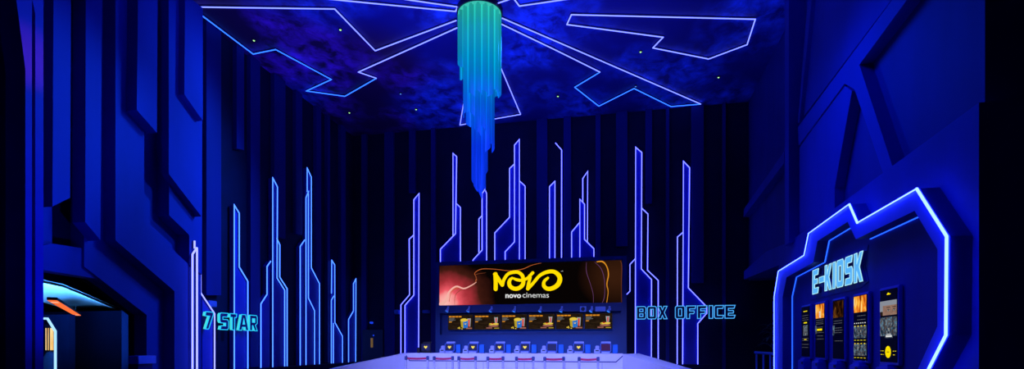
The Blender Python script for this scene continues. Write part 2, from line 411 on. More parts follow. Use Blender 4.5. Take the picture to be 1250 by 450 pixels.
# ------------------------------------------------------------------ ceiling lights
fc = lambda u, v: onZ(u, v, ZC - .035)
GC = 'neon outline lights on the ceiling'
def cneon(label, polys, mats, r=.011):
    allp = [fc(*q) for pl in polys for q in pl]
    c = Vector((sum(q.x for q in allp)/len(allp), sum(q.y for q in allp)/len(allp), ZC))
    t = thing('ceiling_neon_light', label, 'neon light', c, GC)
    for i, pl in enumerate(polys):
        m = mats[i] if isinstance(mats, list) else mats
        w = [fc(*q) for q in pl]
        tb = obj('light_tube', MB().tube(w, (0, 0, 1), r), m, t)
        obj('mounting_channel', MB().tube([q + Vector((0, 0, .024)) for q in w], (0, 0, 1), .02, n=4, flat=.5), DARK, tb)
cneon('large zigzag neon outline on the ceiling nearest the bright left panels', [
    [(557, 25), (458, 62), (408.5, 11), (232.5, 8.5)], [(232.5, 8.5), (309, 66), (336.5, 60.5), (404.5, 97), (374, 111), (421, 117.5), (459.5, 95.5)], [(459.5, 95.5), (437.5, 88), (558, 34)]], [N_CEIL, N_CEILB, N_CEIL])
cneon('long thin neon wedge above the large zigzag, running out at the top', [[(412, 0), (556, 14), (558.5, 8.5), (499, 0), (470, -5)], [(412, 0), (380, -3)]], N_CEIL)
cneon('neon triangle on the ceiling partly hidden by the chandelier', [[(589, 30), (635.5, 139.5), (561.5, 152.5), (581, 34)]], N_CEIL)
cneon('long branching neon arrow on the ceiling pointing to the back right corner', [[(612.4, 22), (680, 51), (855.5, 127)], [(855.5, 127), (819, 130), (774, 108), (731, 129.5), (701.5, 106.5), (732.5, 88)], [(732.5, 88), (680, 62), (612.4, 29.6)]], [N_CEIL, N_CEILB, N_CEIL])
cneon('closed neon blade outline on the ceiling toward the right wall', [[(697.5, 18), (922, 23.5), (912, 54.5), (865, 72), (797, 58.5), (809.5, 45.5), (692, 30), (697.5, 18)]], N_CEIL)
cneon('shallow neon chevron at the top edge right of the chandelier', [[(626, -3), (634, 7.5), (700, -2)]], N_CEIL)
cneon('tiny neon chevron touching the chandelier top', [[(598, -2), (606, 4.5), (620, 0), (628, -4)]], N_CEIL)
cneon('small glowing trapezoid drawn for a neon reflection on the chandelier canopy', [[(578, 2.5), (588, 1.6), (587, 10), (579, 11), (578, 2.5)]], N_CEIL, .015)  # glowing loop stands in for strip ends reflected on the crown
for i, (u, v) in enumerate([(310, 50), (415.5, 37), (426.5, 138), (508, 134), (782, 64), (877, 95), (681, 118), (776, 106), (489, 115)]):
    q = fc(u, v); t = MB().cyl(q + Vector((0, 0, .06)), q + Vector((0, 0, .008)), .045, .035, 10, 0).cyl(q + Vector((0, 0, .008)), q + Vector((0, 0, -.004)), .024, .012, 8, 1)
    o = obj('star_light', t, [DARK, emis('star_green', (.45, 1.0, .35), 1.2) if i < 7 else emis('star_blue', (.1, .3, 1.0), .8)])
    tag(o, ['tiny star light inside the large zigzag outline, nearest the left panels', 'tiny star light in the upper middle of the large zigzag outline', 'tiny star light on the ceiling below the large zigzag outline',
            'tiny star light on the ceiling left of the chandelier', 'tiny star light between the long arrow and the closed blade outline', 'tiny star light at the right end of the ceiling',
            'tiny star light between chandelier triangle and branching arrow', 'dim blue star light beside the arrow bend', 'dim blue star light left of the chandelier'][i], 'star light', 'star lights scattered over the ceiling')

# ------------------------------------------------------------------ chandelier
def glow_mat(nm='acrylic_falloff_glow', k=1.0):
    m = bpy.data.materials.new(nm); m.use_nodes = True
    nt = m.node_tree; L = nt.links; b = nt.nodes['Principled BSDF']
    b.inputs['Roughness'].default_value = .6; b.inputs['Base Color'].default_value = (.01, .06, .2, 1)
    b.inputs['Specular IOR Level'].default_value = .15
    tc = nt.nodes.new('ShaderNodeTexCoord'); sp = nt.nodes.new('ShaderNodeSeparateXYZ'); mr = nt.nodes.new('ShaderNodeMapRange')
    mr.inputs[1].default_value = -3.7; mr.inputs[2].default_value = 0  # emission ramp carries the falloff of the crown light down the strips
    r = nt.nodes.new('ShaderNodeValToRGB'); e = r.color_ramp.elements
    e[0].position = 0; e[0].color = (.0, .02, .55, 1)
    e[1].position = 1; e[1].color = (.03, .62, .40, 1)
    for p, c in ((.30, (.0, .035, .62, 1)), (.50, (.0, .13, .55, 1)), (.72, (.0, .36, .50, 1)), (.88, (.012, .48, .42, 1))):
        k_ = e.new(p); k_.color = c
    oi = nt.nodes.new('ShaderNodeObjectInfo'); mr2 = nt.nodes.new('ShaderNodeMapRange')
    mr2.inputs[3].default_value = .58 * k; mr2.inputs[4].default_value = .95 * k
    L.new(oi.outputs['Random'], mr2.inputs[0]); L.new(mr2.outputs[0], b.inputs['Emission Strength'])
    L.new(tc.outputs['Object'], sp.inputs[0]); L.new(sp.outputs[2], mr.inputs[0]); L.new(mr.outputs[0], r.inputs[0])
    L.new(r.outputs[0], b.inputs['Emission Color'])
    return m
CH = onZ(585.5, 19, ZC - .12); CHX, CHY = CH.x, CH.y
depth = F * (ZC - .12 - EYE) / (HY - 19)
def zc(v, dd=0): return EYE + (HY - v) * (depth + dd) / F
ch = thing('chandelier', 'turquoise and blue tiered chandelier of long hanging acrylic strips', 'chandelier', (CHX, CHY, ZC))
obj('canopy', MB().cyl((CHX, CHY, ZC - .002), (CHX, CHY, ZC - .10), .43, .43, 40).cyl((CHX, CHY, ZC - .10), (CHX, CHY, ZC - .14), .405, .40, 40, 1), [BLACKPL, emis('canopy_turquoise_glow', (.05, .6, .5), .9)], ch)
GM = glow_mat('acrylic_falloff_glow', .78); GME = glow_mat('acrylic_fold_glow', 1.35)  # dimmer and brighter copies put fold shading into the strip glow
def strip(ang, R, w, L, cut, sag=.5):
    n = 8; vs, fs = [], []
    z0 = ZC - .12
    ca = Vector((math.cos(ang), math.sin(ang), 0)); ta = Vector((-ca.y, ca.x, 0)); c = Vector((CHX, CHY, 0))
    rows = [(0, 0), (.25, 0), (.5, 0), (.75, 0), (1, 1)]
    for t, k in rows:
        for side in (0, 1):
            for i in range(n + 1):
                s = i / n - .5
                bulge = math.cos(s * math.pi) * w * sag
                zz = z0 - (L - cut * k * (0) ) * t
                if k: zz = z0 - L + cut * (s + .5) if cut > 0 else z0 - L - cut * (.5 - s)
                p = c + ca * (R + bulge - side * .008) + ta * (s * w)
                vs.append((p.x, p.y, zz))
    m = n + 1
    for r_ in range(len(rows) - 1):
        a, b2 = r_ * 2 * m, (r_ + 1) * 2 * m
        for i in range(n):
            fs.append((a + i, a + i + 1, b2 + i + 1, b2 + i)); fs.append((a + m + i, b2 + m + i, b2 + m + i + 1, a + m + i + 1))
        fs.append((a, b2, b2 + m, a + m)); fs.append((a + n, a + m + n, b2 + m + n, b2 + n))
    e = (len(rows) - 1) * 2 * m
    for i in range(n): fs.append((e + i, e + i + 1, e + m + i + 1, e + m + i)); fs.append((i, m + i, m + i + 1, i + 1))
    mb = MB().add(vs, fs)
    mb.m = [1 if (any(q_ % m in (0,) for q_ in f) or any(q_ % m == n for q_ in f)) else 0 for f in mb.f]
    o = obj('acrylic_strip', mb, [GM, GME], ch, smooth=True)
    # small steel peg holding the strip to the canopy
    q = c + ca * (R - .012)
    obj('peg', MB().cyl((q.x, q.y, z0 + .01), (q.x, q.y, z0 - .04), .010, .010, 8), STEEL, o)
camdir = math.atan2(-CHY, -CHX)
def px_len(v): return (ZC - .12) - zc(v)
# outer tier: facing angles relative to the viewer, bottom pixel row
outer = [(-88, 82), (-66, 90), (-45, 150), (-24, 128), (-4, 126), (16, 126), (36, 127), (58, 121), (80, 119), (105, 100), (128, 112), (150, 95), (172, 118), (-165, 100), (-140, 118), (-114, 96)]
for a, v in outer: strip(camdir + math.radians(a), .345, .135, px_len(v), random.choice((-1, 1)) * .09)
mid = [(-95, 122), (-60, 160), (-32, 150), (-8, 172), (16, 168), (42, 190), (75, 186), (110, 170), (150, 175), (-160, 180), (-125, 150)]
for a, v in mid: strip(camdir + math.radians(a), .225, .13, px_len(v), random.choice((-1, 1)) * .14)
inner = [(-90, 226), (-45, 236), (-5, 245), (40, 238), (90, 214), (135, 232), (180, 240), (-135, 224)]
for a, v in inner: strip(camdir + math.radians(a), .105, .10, px_len(v), (1 if a > 0 else -1) * .22)

# ------------------------------------------------------------------ letters
GLY = {
 'B': (6, [[(0,0),(5.2,0),(6,.8),(6,3),(5.6,3.5),(6,4),(6,6.2),(5.2,7),(0,7)], [(1.9,1.4),(4.1,1.4),(4.1,2.9),(1.9,2.9)], [(1.9,4.2),(4.1,4.2),(4.1,5.6),(1.9,5.6)]]),
 'O': (6, [[(.7,0),(5.3,0),(6,.7),(6,6.3),(5.3,7),(.7,7),(0,6.3),(0,.7)], [(2,1.5),(4,1.5),(4,5.5),(2,5.5)]]),
 'X': (6, [[(0,0),(2.1,0),(3,1.9),(3.9,0),(6,0),(4.2,3.5),(6,7),(3.9,7),(3,5.1),(2.1,7),(0,7),(1.8,3.5)]]),
 'F': (6, [[(0,0),(2,0),(2,2.7),(4.5,2.7),(5,3.4),(4.8,4.2),(2,4.2),(2,5.4),(5.4,5.4),(6,7),(0,7)]]),
 'I': (2.2, [[(0,0),(2.2,0),(2.2,7),(0,7)]]),
 'C': (6, [[(.7,0),(5.3,0),(6,1.6),(2,1.6),(2,5.4),(5.4,5.4),(6,7),(.7,7),(0,6.3),(0,.7)]]),
 'E': (6, [[(0,0),(5.4,0),(6,1.6),(2,1.6),(2,2.8),(4.9,2.8),(5.1,3.5),(4.9,4.2),(2,4.2),(2,5.4),(5.4,5.4),(6,7),(0,7)]]),
 'S': (6, [[(.2,0),(5.3,0),(6,.7),(6,3.6),(5.3,4.3),(2,4.3),(2,5.4),(5.2,5.4),(5.8,7),(.7,7),(0,6.3),(0,3.5),(.7,2.8),(4,2.8),(4,1.6),(.8,1.6)]]),
 'T': (5.4, [[(1.7,0),(3.7,0),(3.7,5.4),(5.0,5.4),(5.4,7),(0,7),(0,5.4),(1.7,5.4)]]),
 'A': (6.4, [[(0,0),(1.9,0),(2.3,1.4),(4.2,1.4),(4.5,0),(6.4,0),(4.5,7),(1.9,7)], [(2.6,2.7),(3.9,2.7),(3.25,5.2)]]),
 'R': (6, [[(0,0),(2,0),(2,2.3),(2.5,2.3),(4,0),(6,0),(4.5,2.5),(6,3.4),(6,6.3),(5.3,7),(0,7)], [(2,3.8),(4.1,3.8),(4.1,5.5),(2,5.5)]]),
 'K': (6, [[(0,0),(2,0),(2,2.6),(4,0),(6,0),(3.7,3.6),(6,7),(4,7),(2,4.5),(2,7),(0,7)]]),
 '7': (6, [[(1.2,0),(3.4,0),(6,6.2),(5.6,7),(.2,7),(0,5.3),(3.3,5.3)]]),
 '-': (3.2, [[(0,2.7),(3.2,2.7),(3.2,4.3),(0,4.3)]]),
}
def letter(ch_, parent, fn, H, a0, a1, z0, shear, face, side, rim, depth, r, nrm):
    w, loops = GLY[ch_]
    k = H / 7
    def M(a, b):
        return (a0 + (a1 - a0) * a / w + shear * b * k, z0 + b * k)
    L2 = [[M(*q) for q in l] for l in loops]
    o = obj('letter', MB().prism(L2, fn, 0, depth, 0, 1), [face, side], parent)
    mb = MB()
    for l in L2: mb.tube([fn(q[0], q[1], depth) for q in l], nrm, r, closed=True, n=6)
    obj('light_edge', mb, rim, o)
    return o
# 7 STAR (left wall): runs toward +y
XS = XL + .17
sg = thing('seven_star_sign', 'cyan outlined 7 STAR letter sign on the left wall', 'sign', (XS, onX(280, 400, XS).y, 1.58))
FACE7 = mat('letter_face_navy', (.01, .01, .12), .4)
for c_, u0, u1 in [('7', 249, 259), ('S', 268.5, 279), ('T', 281, 289), ('A', 291.5, 303.5), ('R', 305, 314)]:
    y0, y1 = onX(u0, 395, XS + .06).y, onX(u1, 395, XS + .06).y
    letter(c_, sg, lambda a, b, d: Vector((XS + d, a, b)), .33, y0, y1, 1.595, .12 if c_ == '7' else 0, FACE7, L_AQUA, L_CYAN, .058, .009, (1, 0, 0))
# BOX OFFICE (back wall)
YS = YB - .22
sg = thing('box_office_sign', 'blue outlined BOX OFFICE letter sign on the back wall', 'sign', (onY(836, 400, YS).x, YS, 1.96))
for c_, u0, u1 in [('B', 777.2, 788.5), ('O', 790.3, 801.2), ('X', 803, 814.3), ('O', 824.4, 836), ('F', 838, 849.5), ('F', 851.4, 863), ('I', 865.6, 870), ('C', 872, 883.4), ('E', 885, 897.3)]:
    x0, x1 = onY(u0, 395, YS).x, onY(u1, 395, YS).x
    letter(c_, sg, lambda a, b, d: Vector((a, YS + .06 - d, b)), .33, x0, x1, 1.975, 0, FACE7, L_BLUE, emis('letter_edge_sky', (.07, .42, 1.0), 1.0), .06, .012, (0, -1, 0))
# E-KIOSK (right wall): runs toward -y
XE = XK - .01
sg = thing('e_kiosk_sign', 'light blue E-KIOSK letter sign above the row of screens', 'sign', (XE, onX(1020, 400, XE).y, 2.08))
for c_, u0, u1 in [('E', 992, 999), ('-', 1000, 1006), ('K', 1007, 1014.8), ('I', 1016.6, 1019.6), ('O', 1021.2, 1029.5), ('S', 1031.3, 1040.5), ('K', 1042.5, 1053)]:
    y0, y1 = onX(u0, 395, XE - .05).y, onX(u1, 395, XE - .05).y
    letter(c_, sg, lambda a, b, d: Vector((XE - d, a, b)), .37, y0, y1, 2.09, -.02, L_FACE, PAINT, L_RIM, .05, .006, (-1, 0, 0))
obj('backing_plate', MB().prism([[(onX(989, 350, XK).y, 2.02), (onX(1052, 350, XK).y, 2.02), (onX(1061, 350, XK).y, 2.08), (onX(1056.5, 350, XK).y, 2.3), (onX(1061, 350, XK).y, 2.53), (onX(1010, 350, XK).y, 2.53), (onX(989, 350, XK).y, 2.47)]], YZ, XK - .001, XK - .011), PAINT, sg)

# ------------------------------------------------------------------ kiosk portal frame
XF = 2.76
outer_p = [(1137.4, 450), (1158.7, 408.7), (1159.7, 288), (1122.6, 229.8), (1048.8, 271.8), (1038.8, 249), (989, 284.6), (983.4, 311.3), (951.8, 330.7), (946.6, 361.7)]
inner_p = [(1120.8, 450), (1144.6, 398), (1144.7, 304), (1116.7, 257.1), (1045, 291.8), (1035, 270.5), (998, 294), (993, 320), (960.5, 338), (955.5, 362)]
O = pxX(outer_p, XF); I = pxX(inner_p, XF)
# continue below the frame of view to the floor
O = [(O[0][0] + .25, .45), ] + O + [(O[-1][0], .003)]
O = [(O[0][0] + .02, .003)] + O
I = [(I[0][0] + .18, .45)] + I + [(I[-1][0], .003)]
I = [(I[0][0] + .02, .003)] + I
pf = thing('kiosk_portal_frame', 'raised angular blue frame with a glowing edge around the kiosk screens', 'frame', (XF, 8, .003))
obj('frame_body', MB().prism([O + I[::-1]], YZ, XF, XK), PAINT, pf)
obj('face_glow_layer', MB().prism([O + I[::-1]], YZ, XF - .003, XF), mat('neon_lit_blue_face', (.03, .14, .85), .5, noise=.06, scale=3), pf, label='blue front face with neon glow painted in')  # lighter copy of the frame blue holds the glow of the neon edge
obj('light_strip', MB().tube([(XF - .026, a, b) for a, b in O[:6]], (1, 0, 0), .014).tube([(XF - .024, a, b) for a, b in O[5:]], (1, 0, 0), .0075), N_KIOSK, pf)
obj('light_strip', MB().tube([(XF - .020, O[6][0], O[6][1]), (XF - .020, O[7][0], O[7][1])], (1, 0, 0), .015), N_KIOSK, pf)
obj('cove_strip', MB().tube([(XK - .012, a + .0, b) for a, b in I[5:]], (1, 0, 0), .009).tube([(XK - .012, a, b) for a, b in I[4:6]], (1, 0, 0), .009), N_KIOSK2, pf, label='dim blue inner light strip')

# ------------------------------------------------------------------ kiosks
FIRE = None
def noise_emis(name, cols, scale, stretch=(1, 1, 1), strength=1.0, dist=1.0, detail=4, coord='Object'):
    m = bpy.data.materials.new(name); m.use_nodes = True
    nt = m.node_tree; L = nt.links; b = nt.nodes['Principled BSDF']
    b.inputs['Base Color'].default_value = (0, 0, 0, 1); b.inputs['Specular IOR Level'].default_value = .0
    tc = nt.nodes.new('ShaderNodeTexCoord'); mp = nt.nodes.new('ShaderNodeMapping'); mp.inputs['Scale'].default_value = stretch
    n = nt.nodes.new('ShaderNodeTexNoise'); n.inputs['Scale'].default_value = scale; n.inputs['Detail'].default_value = detail; n.inputs['Distortion'].default_value = dist
    r = nt.nodes.new('ShaderNodeValToRGB'); e = r.color_ramp.elements
    e[0].position = .32; e[0].color = (*cols[0], 1); e[1].position = .68; e[1].color = (*cols[-1], 1)
    for i, c in enumerate(cols[1:-1]):
        k = e.new(.32 + .36 * (i + 1) / (len(cols) - 1)); k.color = (*c, 1)
    L.new(tc.outputs[coord], mp.inputs[0]); L.new(mp.outputs[0], n.inputs[0]); L.new(n.outputs['Fac'], r.inputs[0])
    L.new(r.outputs[0], b.inputs['Emission Color']); b.inputs['Emission Strength'].default_value = strength
    return m
FIREM = noise_emis('fire_picture', [(.10, .01, 0), (.8, .16, .01), (1.0, .5, .05), (1, .85, .4)], 9, (1, 1, .5))
FIRED = noise_emis('dim_fire_picture', [(.004, .001, 0), (.03, .008, .002), (.28, .09, .01)], 11, (1, 1, .6))
POSTM = noise_emis('movie_posters_picture', [(.002, .006, .012), (.015, .05, .10), (.12, .07, .04), (.03, .16, .28), (.30, .26, .20)], 30, dist=.3, detail=2)
SKINM = noise_emis('face_picture_skin', [(.22, .12, .09), (.34, .20, .15)], 10)
HAIRM = emis('face_picture_grey', (.30, .32, .38), .8)
SCRM = mat('black_screen_glass', (.001, .001, .002), .5, spec=.05, emit=(.0, .0, .002), estr=1)
YEL = emis('screen_yellow', (.95, .72, 0), 1)
GREY = emis('screen_grey_text', (.22, .22, .24), .7)
WHT = emis('screen_white', (.8, .8, .8), .9)
EYEW = emis('screen_eye_white', (.42, .38, .36), .9)
EYEM = emis('screen_dark_eye', (.02, .012, .01), 1)
GK = 'ticket kiosks inside the portal frame'
KIOSKM = mat('kiosk_blue_metal', (.02, .08, .60), .4, noise=.05)
def kiosk(u0, u1, kind, label):
    ya, yb2 = onX(u0, 400, 2.85).y, onX(u1, 400, 2.85).y     # far, near
    yc = (ya + yb2) / 2; w = .40; z0, z1 = 1.10, 1.92
    t = thing('ticket_kiosk', label, 'kiosk', (XK, yc, 0), GK)
    obj('housing', MB().box(XK - .045, XK - .001, yc - w/2 - .03, yc + w/2 + .03, z0 - .03, z1 + .03, c=.008), KIOSKM, t)
    xs = XK - .047
    sc = obj('screen', MB().box(xs - .004, xs + .003, yc - w/2, yc + w/2, z0, z1), SCRM, t)
    # a: 0..1 from the far edge (picture left) to the near edge; b: 0..1 upward
    def fnk(a, b, d): return Vector((xs - .0045 - d, yc + w/2 - a * w, z0 + b * (z1 - z0)))
    mb = MB(); ms = []
    def q(a0, b0, a1, b1, m, d=.0005):
        if m not in ms: ms.append(m)
        mb.add([fnk(a0, b0, d), fnk(a1, b0, d), fnk(a1, b1, d), fnk(a0, b1, d)], [(0, 1, 2, 3)], ms.index(m))
    def disc(a, b, ra, m, d=.001, fl_=1.0):
        if m not in ms: ms.append(m)
        rb = ra * w / (z1 - z0) * fl_
        mb.add([fnk(a + ra * math.cos(k * math.pi / 10), b + rb * math.sin(k * math.pi / 10), d) for k in range(20)], [tuple(range(20))], ms.index(m))
    def lines(a0, a1, bs, m=GREY, h=.007, seed=1):
        rr = random.Random(seed)
        for b in bs:
            a = a0
            while a < a1 - .04:
                l = rr.uniform(.05, .14); q(a, b, min(a + l, a1), b + h, m); a += l + .04
    if kind == 'list':
        q(.25, .90, .75, .915, YEL); lines(.1, .9, [.82, .77, .73]); q(.3, .665, .7, .69, YEL)
        q(.22, .42, .80, .63, POSTM); lines(.1, .9, [.36, .32, .24, .18]); q(.35, .335, .65, .348, YEL)
    elif kind == 'fire_button':
        q(.04, .73, .96, .99, FIREM); q(.42, .74, .56, .86, WHT); lines(.1, .9, [.69, .65, .62]); q(.2, .50, .75, .535, YEL)
        q(.0, .44, .16, .60, POSTM); lines(.2, .9, [.56, .46, .40, .34])
    elif kind == 'dim':
        q(.06, .70, .96, .98, FIRED); lines(.1, .9, [.64, .60]); q(0, .40, .18, .57, POSTM); lines(.2, .9, [.52, .48, .44, .30])
    elif kind == 'fire_grid':
        q(.03, .74, .97, .99, FIREM); lines(.3, .9, [.68, .62]); 
        for k in range(6): q(.06 + k * .155, .565, .13 + k * .155, .58, WHT)
        for r_ in range(2):
            for k in range(4): q(.03 + k * .24, .34 - r_ * .27, .24 + k * .24, .53 - r_ * .27, POSTM); 
            for k in range(4): q(.08 + k * .24, .52 - r_ * .27, .16 + k * .24, .535 - r_ * .27, YEL, .001); q(.05 + k*.24, .305 - r_ * .27, .2 + k*.24, .312 - r_ * .27, YEL, .001)
    else:
        q(.42, .925, .64, .94, YEL); q(.47, .94, .55, .953, YEL)
        q(.0, .70, 1, .845, HAIRM); q(.18, .645, 1, .78, SKINM, .001); q(.0, .645, .25, .70, EYEM, .0008)
        for ex in (.52, .86):
            disc(ex, .712, .075, EYEM, .0012, .5); disc(ex, .709, .060, EYEW, .0015, .45); disc(ex, .710, .026, EYEM, .002); q(ex - .12, .748, ex + .10, .757, EYEM, .002)
        q(0, .36, .28, .62, POSTM); q(.31, .33, .76, .62, POSTM); q(.79, .36, 1, .62, POSTM); q(.36, .345, .72, .37, WHT, .001); q(.42, .38, .66, .388, WHT, .001)
        disc(.5, .14, .17, YEL); q(.43, .135, .57, .145, EYEM, .002); lines(.04, .24, [.15, .10], YEL); lines(.78, .96, [.15, .10], YEL)
    obj('picture', mb, ms, sc)
    rb = obj('card_reader', MB().box(XK - .13, XK - .001, yc - .16, yc + .13, .86, 1.045, c=.012).box(XK - .10, XK - .001, yc - .10, yc + .10, 1.04, 1.075), KIOSKM, t)
    obj('card_slot', MB().box(XK - .136, XK - .128, yc - .13, yc - .07, .98, 1.02), BLACKPL, rb)
    obj('pedestal', MB().box(XK - .10, XK - .001, yc - .13, yc + .11, .003, .86, c=.01), PAINT, t)
kiosk(976.7, 985, 'list', 'ticket kiosk farthest along the row, with a text list on its screen')
kiosk(992.7, 1004, 'fire_button', 'ticket kiosk showing a small orange fire picture and a yellow button')
kiosk(1014, 1026.7, 'dim', 'middle ticket kiosk with a dim brown picture on a mostly black screen')
kiosk(1038.7, 1055.3, 'fire_grid', 'ticket kiosk with a bright fire picture above two rows of posters')
kiosk(1070.7, 1091.3, 'eyes', 'nearest ticket kiosk, showing a pair of eyes and a round yellow button')

# ------------------------------------------------------------------ menu wall unit
YU = 13.5
pTL, pTR = onY(531.5, 318, YU), onY(765, 313.5, YU)
xa, xb, zt = pTL.x, pTR.x, (pTL.z + pTR.z) / 2
unit = thing('menu_wall_unit', 'blue concession wall unit holding the big screen and menus', 'wall unit', ((xa + xb) / 2, YU + .3, 0))
s0, s1 = onY(535.8, 323.8, YU), onY(759.4, 369.9, YU)
sx0, sx1 = s0.x, s1.x; sz1, sz0 = s0.z, onY(535.8, 372.4, YU).z
ra, rb_ = onY(537, 381, YU), onY(758, 408, YU)
rz1, rz0 = (ra.z + onY(758, 380, YU).z) / 2, (onY(537, 408, YU).z + rb_.z) / 2 - .0
body = [[(xa, .003), (xb, .003), (xb, zt), (xa, zt)], [(sx0, sz0), (sx1, sz0), (sx1, sz1), (sx0, sz1)], [(ra.x, rz0), (rb_.x, rz0), (rb_.x, rz1), (ra.x, rz1)]]
obj('front_panel', MB().prism(body, XZ, YU, YU + .16), UNITM, unit)
obj('carcass', MB().box(xa, xb, YU + .16, YU + .7, .003, zt), UNITM, unit)
# the LED screen
def screen_mat():
    m = bpy.data.materials.new('led_screen_picture'); m.use_nodes = True
    nt = m.node_tree; L = nt.links; b = nt.nodes['Principled BSDF']; b.inputs['Base Color'].default_value = (0, 0, 0, 1); b.inputs['Specular IOR Level'].default_value = 0
    tc = nt.nodes.new('ShaderNodeTexCoord'); vm = nt.nodes.new('ShaderNodeVectorMath'); vm.operation = 'DISTANCE'
    mp = nt.nodes.new('ShaderNodeMapping'); mp.inputs['Scale'].default_value = (1, 0, 1.15)
    n = nt.nodes.new('ShaderNodeTexNoise'); n.inputs['Scale'].default_value = 2.2; n.inputs['Detail'].default_value = 4
    L.new(tc.outputs['Object'], mp.inputs[0]); L.new(mp.outputs[0], vm.inputs[0]); L.new(mp.outputs[0], n.inputs[0])
    vm.inputs[1].default_value = (-2.18, 0, .05)
    ad = nt.nodes.new('ShaderNodeMath'); ad.operation = 'MULTIPLY_ADD'; ad.inputs[1].default_value = .5; L.new(n.outputs['Fac'], ad.inputs[0]); L.new(vm.outputs['Value'], ad.inputs[2])
    r = nt.nodes.new('ShaderNodeValToRGB'); e = r.color_ramp.elements
    e[0].position = .20; e[0].color = (1, .50, .45, 1); e[1].position = 1.0; e[1].color = (.002, .001, .001, 1)
    for p_, c_ in ((.38, (.85, .10, .13, 1)), (.56, (.38, .03, .04, 1)), (.78, (.05, .010, .006, 1))):
        k = e.new(p_); k.color = c_
    dv = nt.nodes.new('ShaderNodeMath'); dv.operation = 'MULTIPLY'; dv.inputs[1].default_value = .62
    L.new(ad.outputs[0], dv.inputs[0]); L.new(dv.outputs[0], r.inputs[0])
    # brown haze on the right side of the picture
    vm2 = nt.nodes.new('ShaderNodeVectorMath'); vm2.operation = 'DISTANCE'; L.new(mp.outputs[0], vm2.inputs[0]); vm2.inputs[1].default_value = (2.2, 0, .75)
    r2 = nt.nodes.new('ShaderNodeValToRGB'); r2.color_ramp.elements[0].color = (.035, .010, .003, 1); r2.color_ramp.elements[0].position = .15; r2.color_ramp.elements[1].color = (0, 0, 0, 1); r2.color_ramp.elements[1].position = .95
    L.new(vm2.outputs['Value'], r2.inputs[0])
    ad2 = nt.nodes.new('ShaderNodeMix'); ad2.data_type = 'RGBA'; ad2.blend_type = 'ADD'; ad2.inputs[0].default_value = 1
    L.new(r.outputs[0], ad2.inputs[6]); L.new(r2.outputs[0], ad2.inputs[7]); L.new(ad2.outputs[2], b.inputs['Emission Color'])
    b.inputs['Emission Strength'].default_value = 1
    return m
scm = screen_mat()
st = thing('cinema_screen', 'wide LED screen with the yellow NOVO logo on smoky black and red', 'screen', ((sx0 + sx1) / 2, YU, sz0))
panel = obj('display_panel', MB().box(sx0 + .01, sx1 - .01, YU + .02, YU + .14, sz0 + .008, sz1 - .008), scm, st)
rw, rh = sx1 - sx0, sz1 - sz0
# picture coordinates measured in the zoomed photo of the screen (31..1196 x 55..318)
def scr(a, b, d):
    u = 530 + a / 5.208; v = 310 + b / 5.208
    q = onY(u, v, YU + .018); return Vector((q.x, YU + .018 - d, q.z))
def scl(a, b, d): return scr((a / 8.182 + 60) * 5.208, (b / 8.182 + 10) * 5.208, d)   # logo crop 590,320
STR = emis('smoke_strand_orange', (.75, .16, .04), .75); STRP = emis('smoke_strand_pink', (1, .5, .42), .9); STRV = emis('smoke_strand_violet', (.14, .05, .15), .8)
STRY = emis('smoke_strand_gold', (.8, .30, .02), .9); STRD = emis('smoke_strand_dim', (.28, .07, .025), .8)
sm = MB()
sm.ribbon([(40, 320), (75, 295), (95, 240), (140, 205), (190, 218), (240, 196), (268, 178)], [26, 17, 11, 10, 9, 6, 3], scr, 1, .0012)
sm.ribbon([(95, 300), (110, 240), (150, 212), (200, 215), (255, 185), (268, 150), (258, 120), (300, 95), (380, 95), (480, 105), (560, 95), (620, 70), (680, 56)], [3, 3, 6, 5, 4, 3, 3, 4, 3, 3, 4, 3, 2], scr, 0, .0008)
sm.ribbon([(130, 320), (135, 260), (175, 225), (240, 200), (270, 165), (265, 130), (330, 118)], [2, 3, 3, 8, 5, 3, 1], scr, 4, .001)
sm.ribbon([(968, 52), (968, 110), (990, 180), (1010, 250), (1012, 312)], [2, 4, 3, 3, 2], scr, 2, .0008)
sm.ribbon([(1020, 50), (1060, 90), (1080, 150), (1085, 220), (1080, 280), (1065, 314)], [2, 4, 4, 3, 4, 3], scr, 2, .0009)
sm.ribbon([(1035, 48), (1072, 48), (1098, 80), (1108, 130), (1098, 190), (1106, 240), (1096, 312)], [6, 9, 6, 7, 6, 4, 3], scr, 3, .001)
sm.ribbon([(1185, 44), (1193, 80), (1190, 200), (1192, 310)], [3, 3, 2, 2], scr, 4, .001)
obj('smoke_picture', sm, [STR, STRP, STRV, STRY, STRD], panel)
lg = MB()
lg.ribbon([(123, 266), (124, 200), (122, 118)], [40.3, 40.3, 42.6], scl, 0, .003)
lg.ribbon([(116, 118), (140, 150), (190, 226)], [38.1, 40.3, 35.8], scl, 0, .0035)
lg.ribbon([(190, 226), (205, 175), (245, 118), (300, 98), (350, 100), (388, 130), (400, 180), (392, 225), (355, 256), (310, 262), (270, 240), (258, 200), (275, 165), (310, 158)], [35.8, 31.4, 31.4, 33.6, 33.6, 35.8, 38.1, 40.3, 40.3, 40.3, 40.3, 38.1, 29.1, 15.7], scl, 0, .004)
lg.ribbon([(285, 150), (330, 172), (390, 178), (440, 158), (470, 128), (494, 104)], [13.4, 29.1, 29.1, 29.1, 29.1, 31.4], scl, 0, .0045)
lg.ribbon([(470, 150), (455, 200), (444, 264)], [26.9, 31.4, 33.6], scl, 0, .005)
lg.ribbon([(444, 264), (500, 205), (560, 135), (630, 98), (700, 92), (750, 125), (765, 170), (742, 225), (690, 258), (640, 262), (606, 235), (608, 190), (645, 155)], [33.6, 31.4, 31.4, 35.8, 38.1, 44.8, 47.0, 47.0, 42.6, 40.3, 38.1, 31.4, 24.6], scl, 0, .0055)
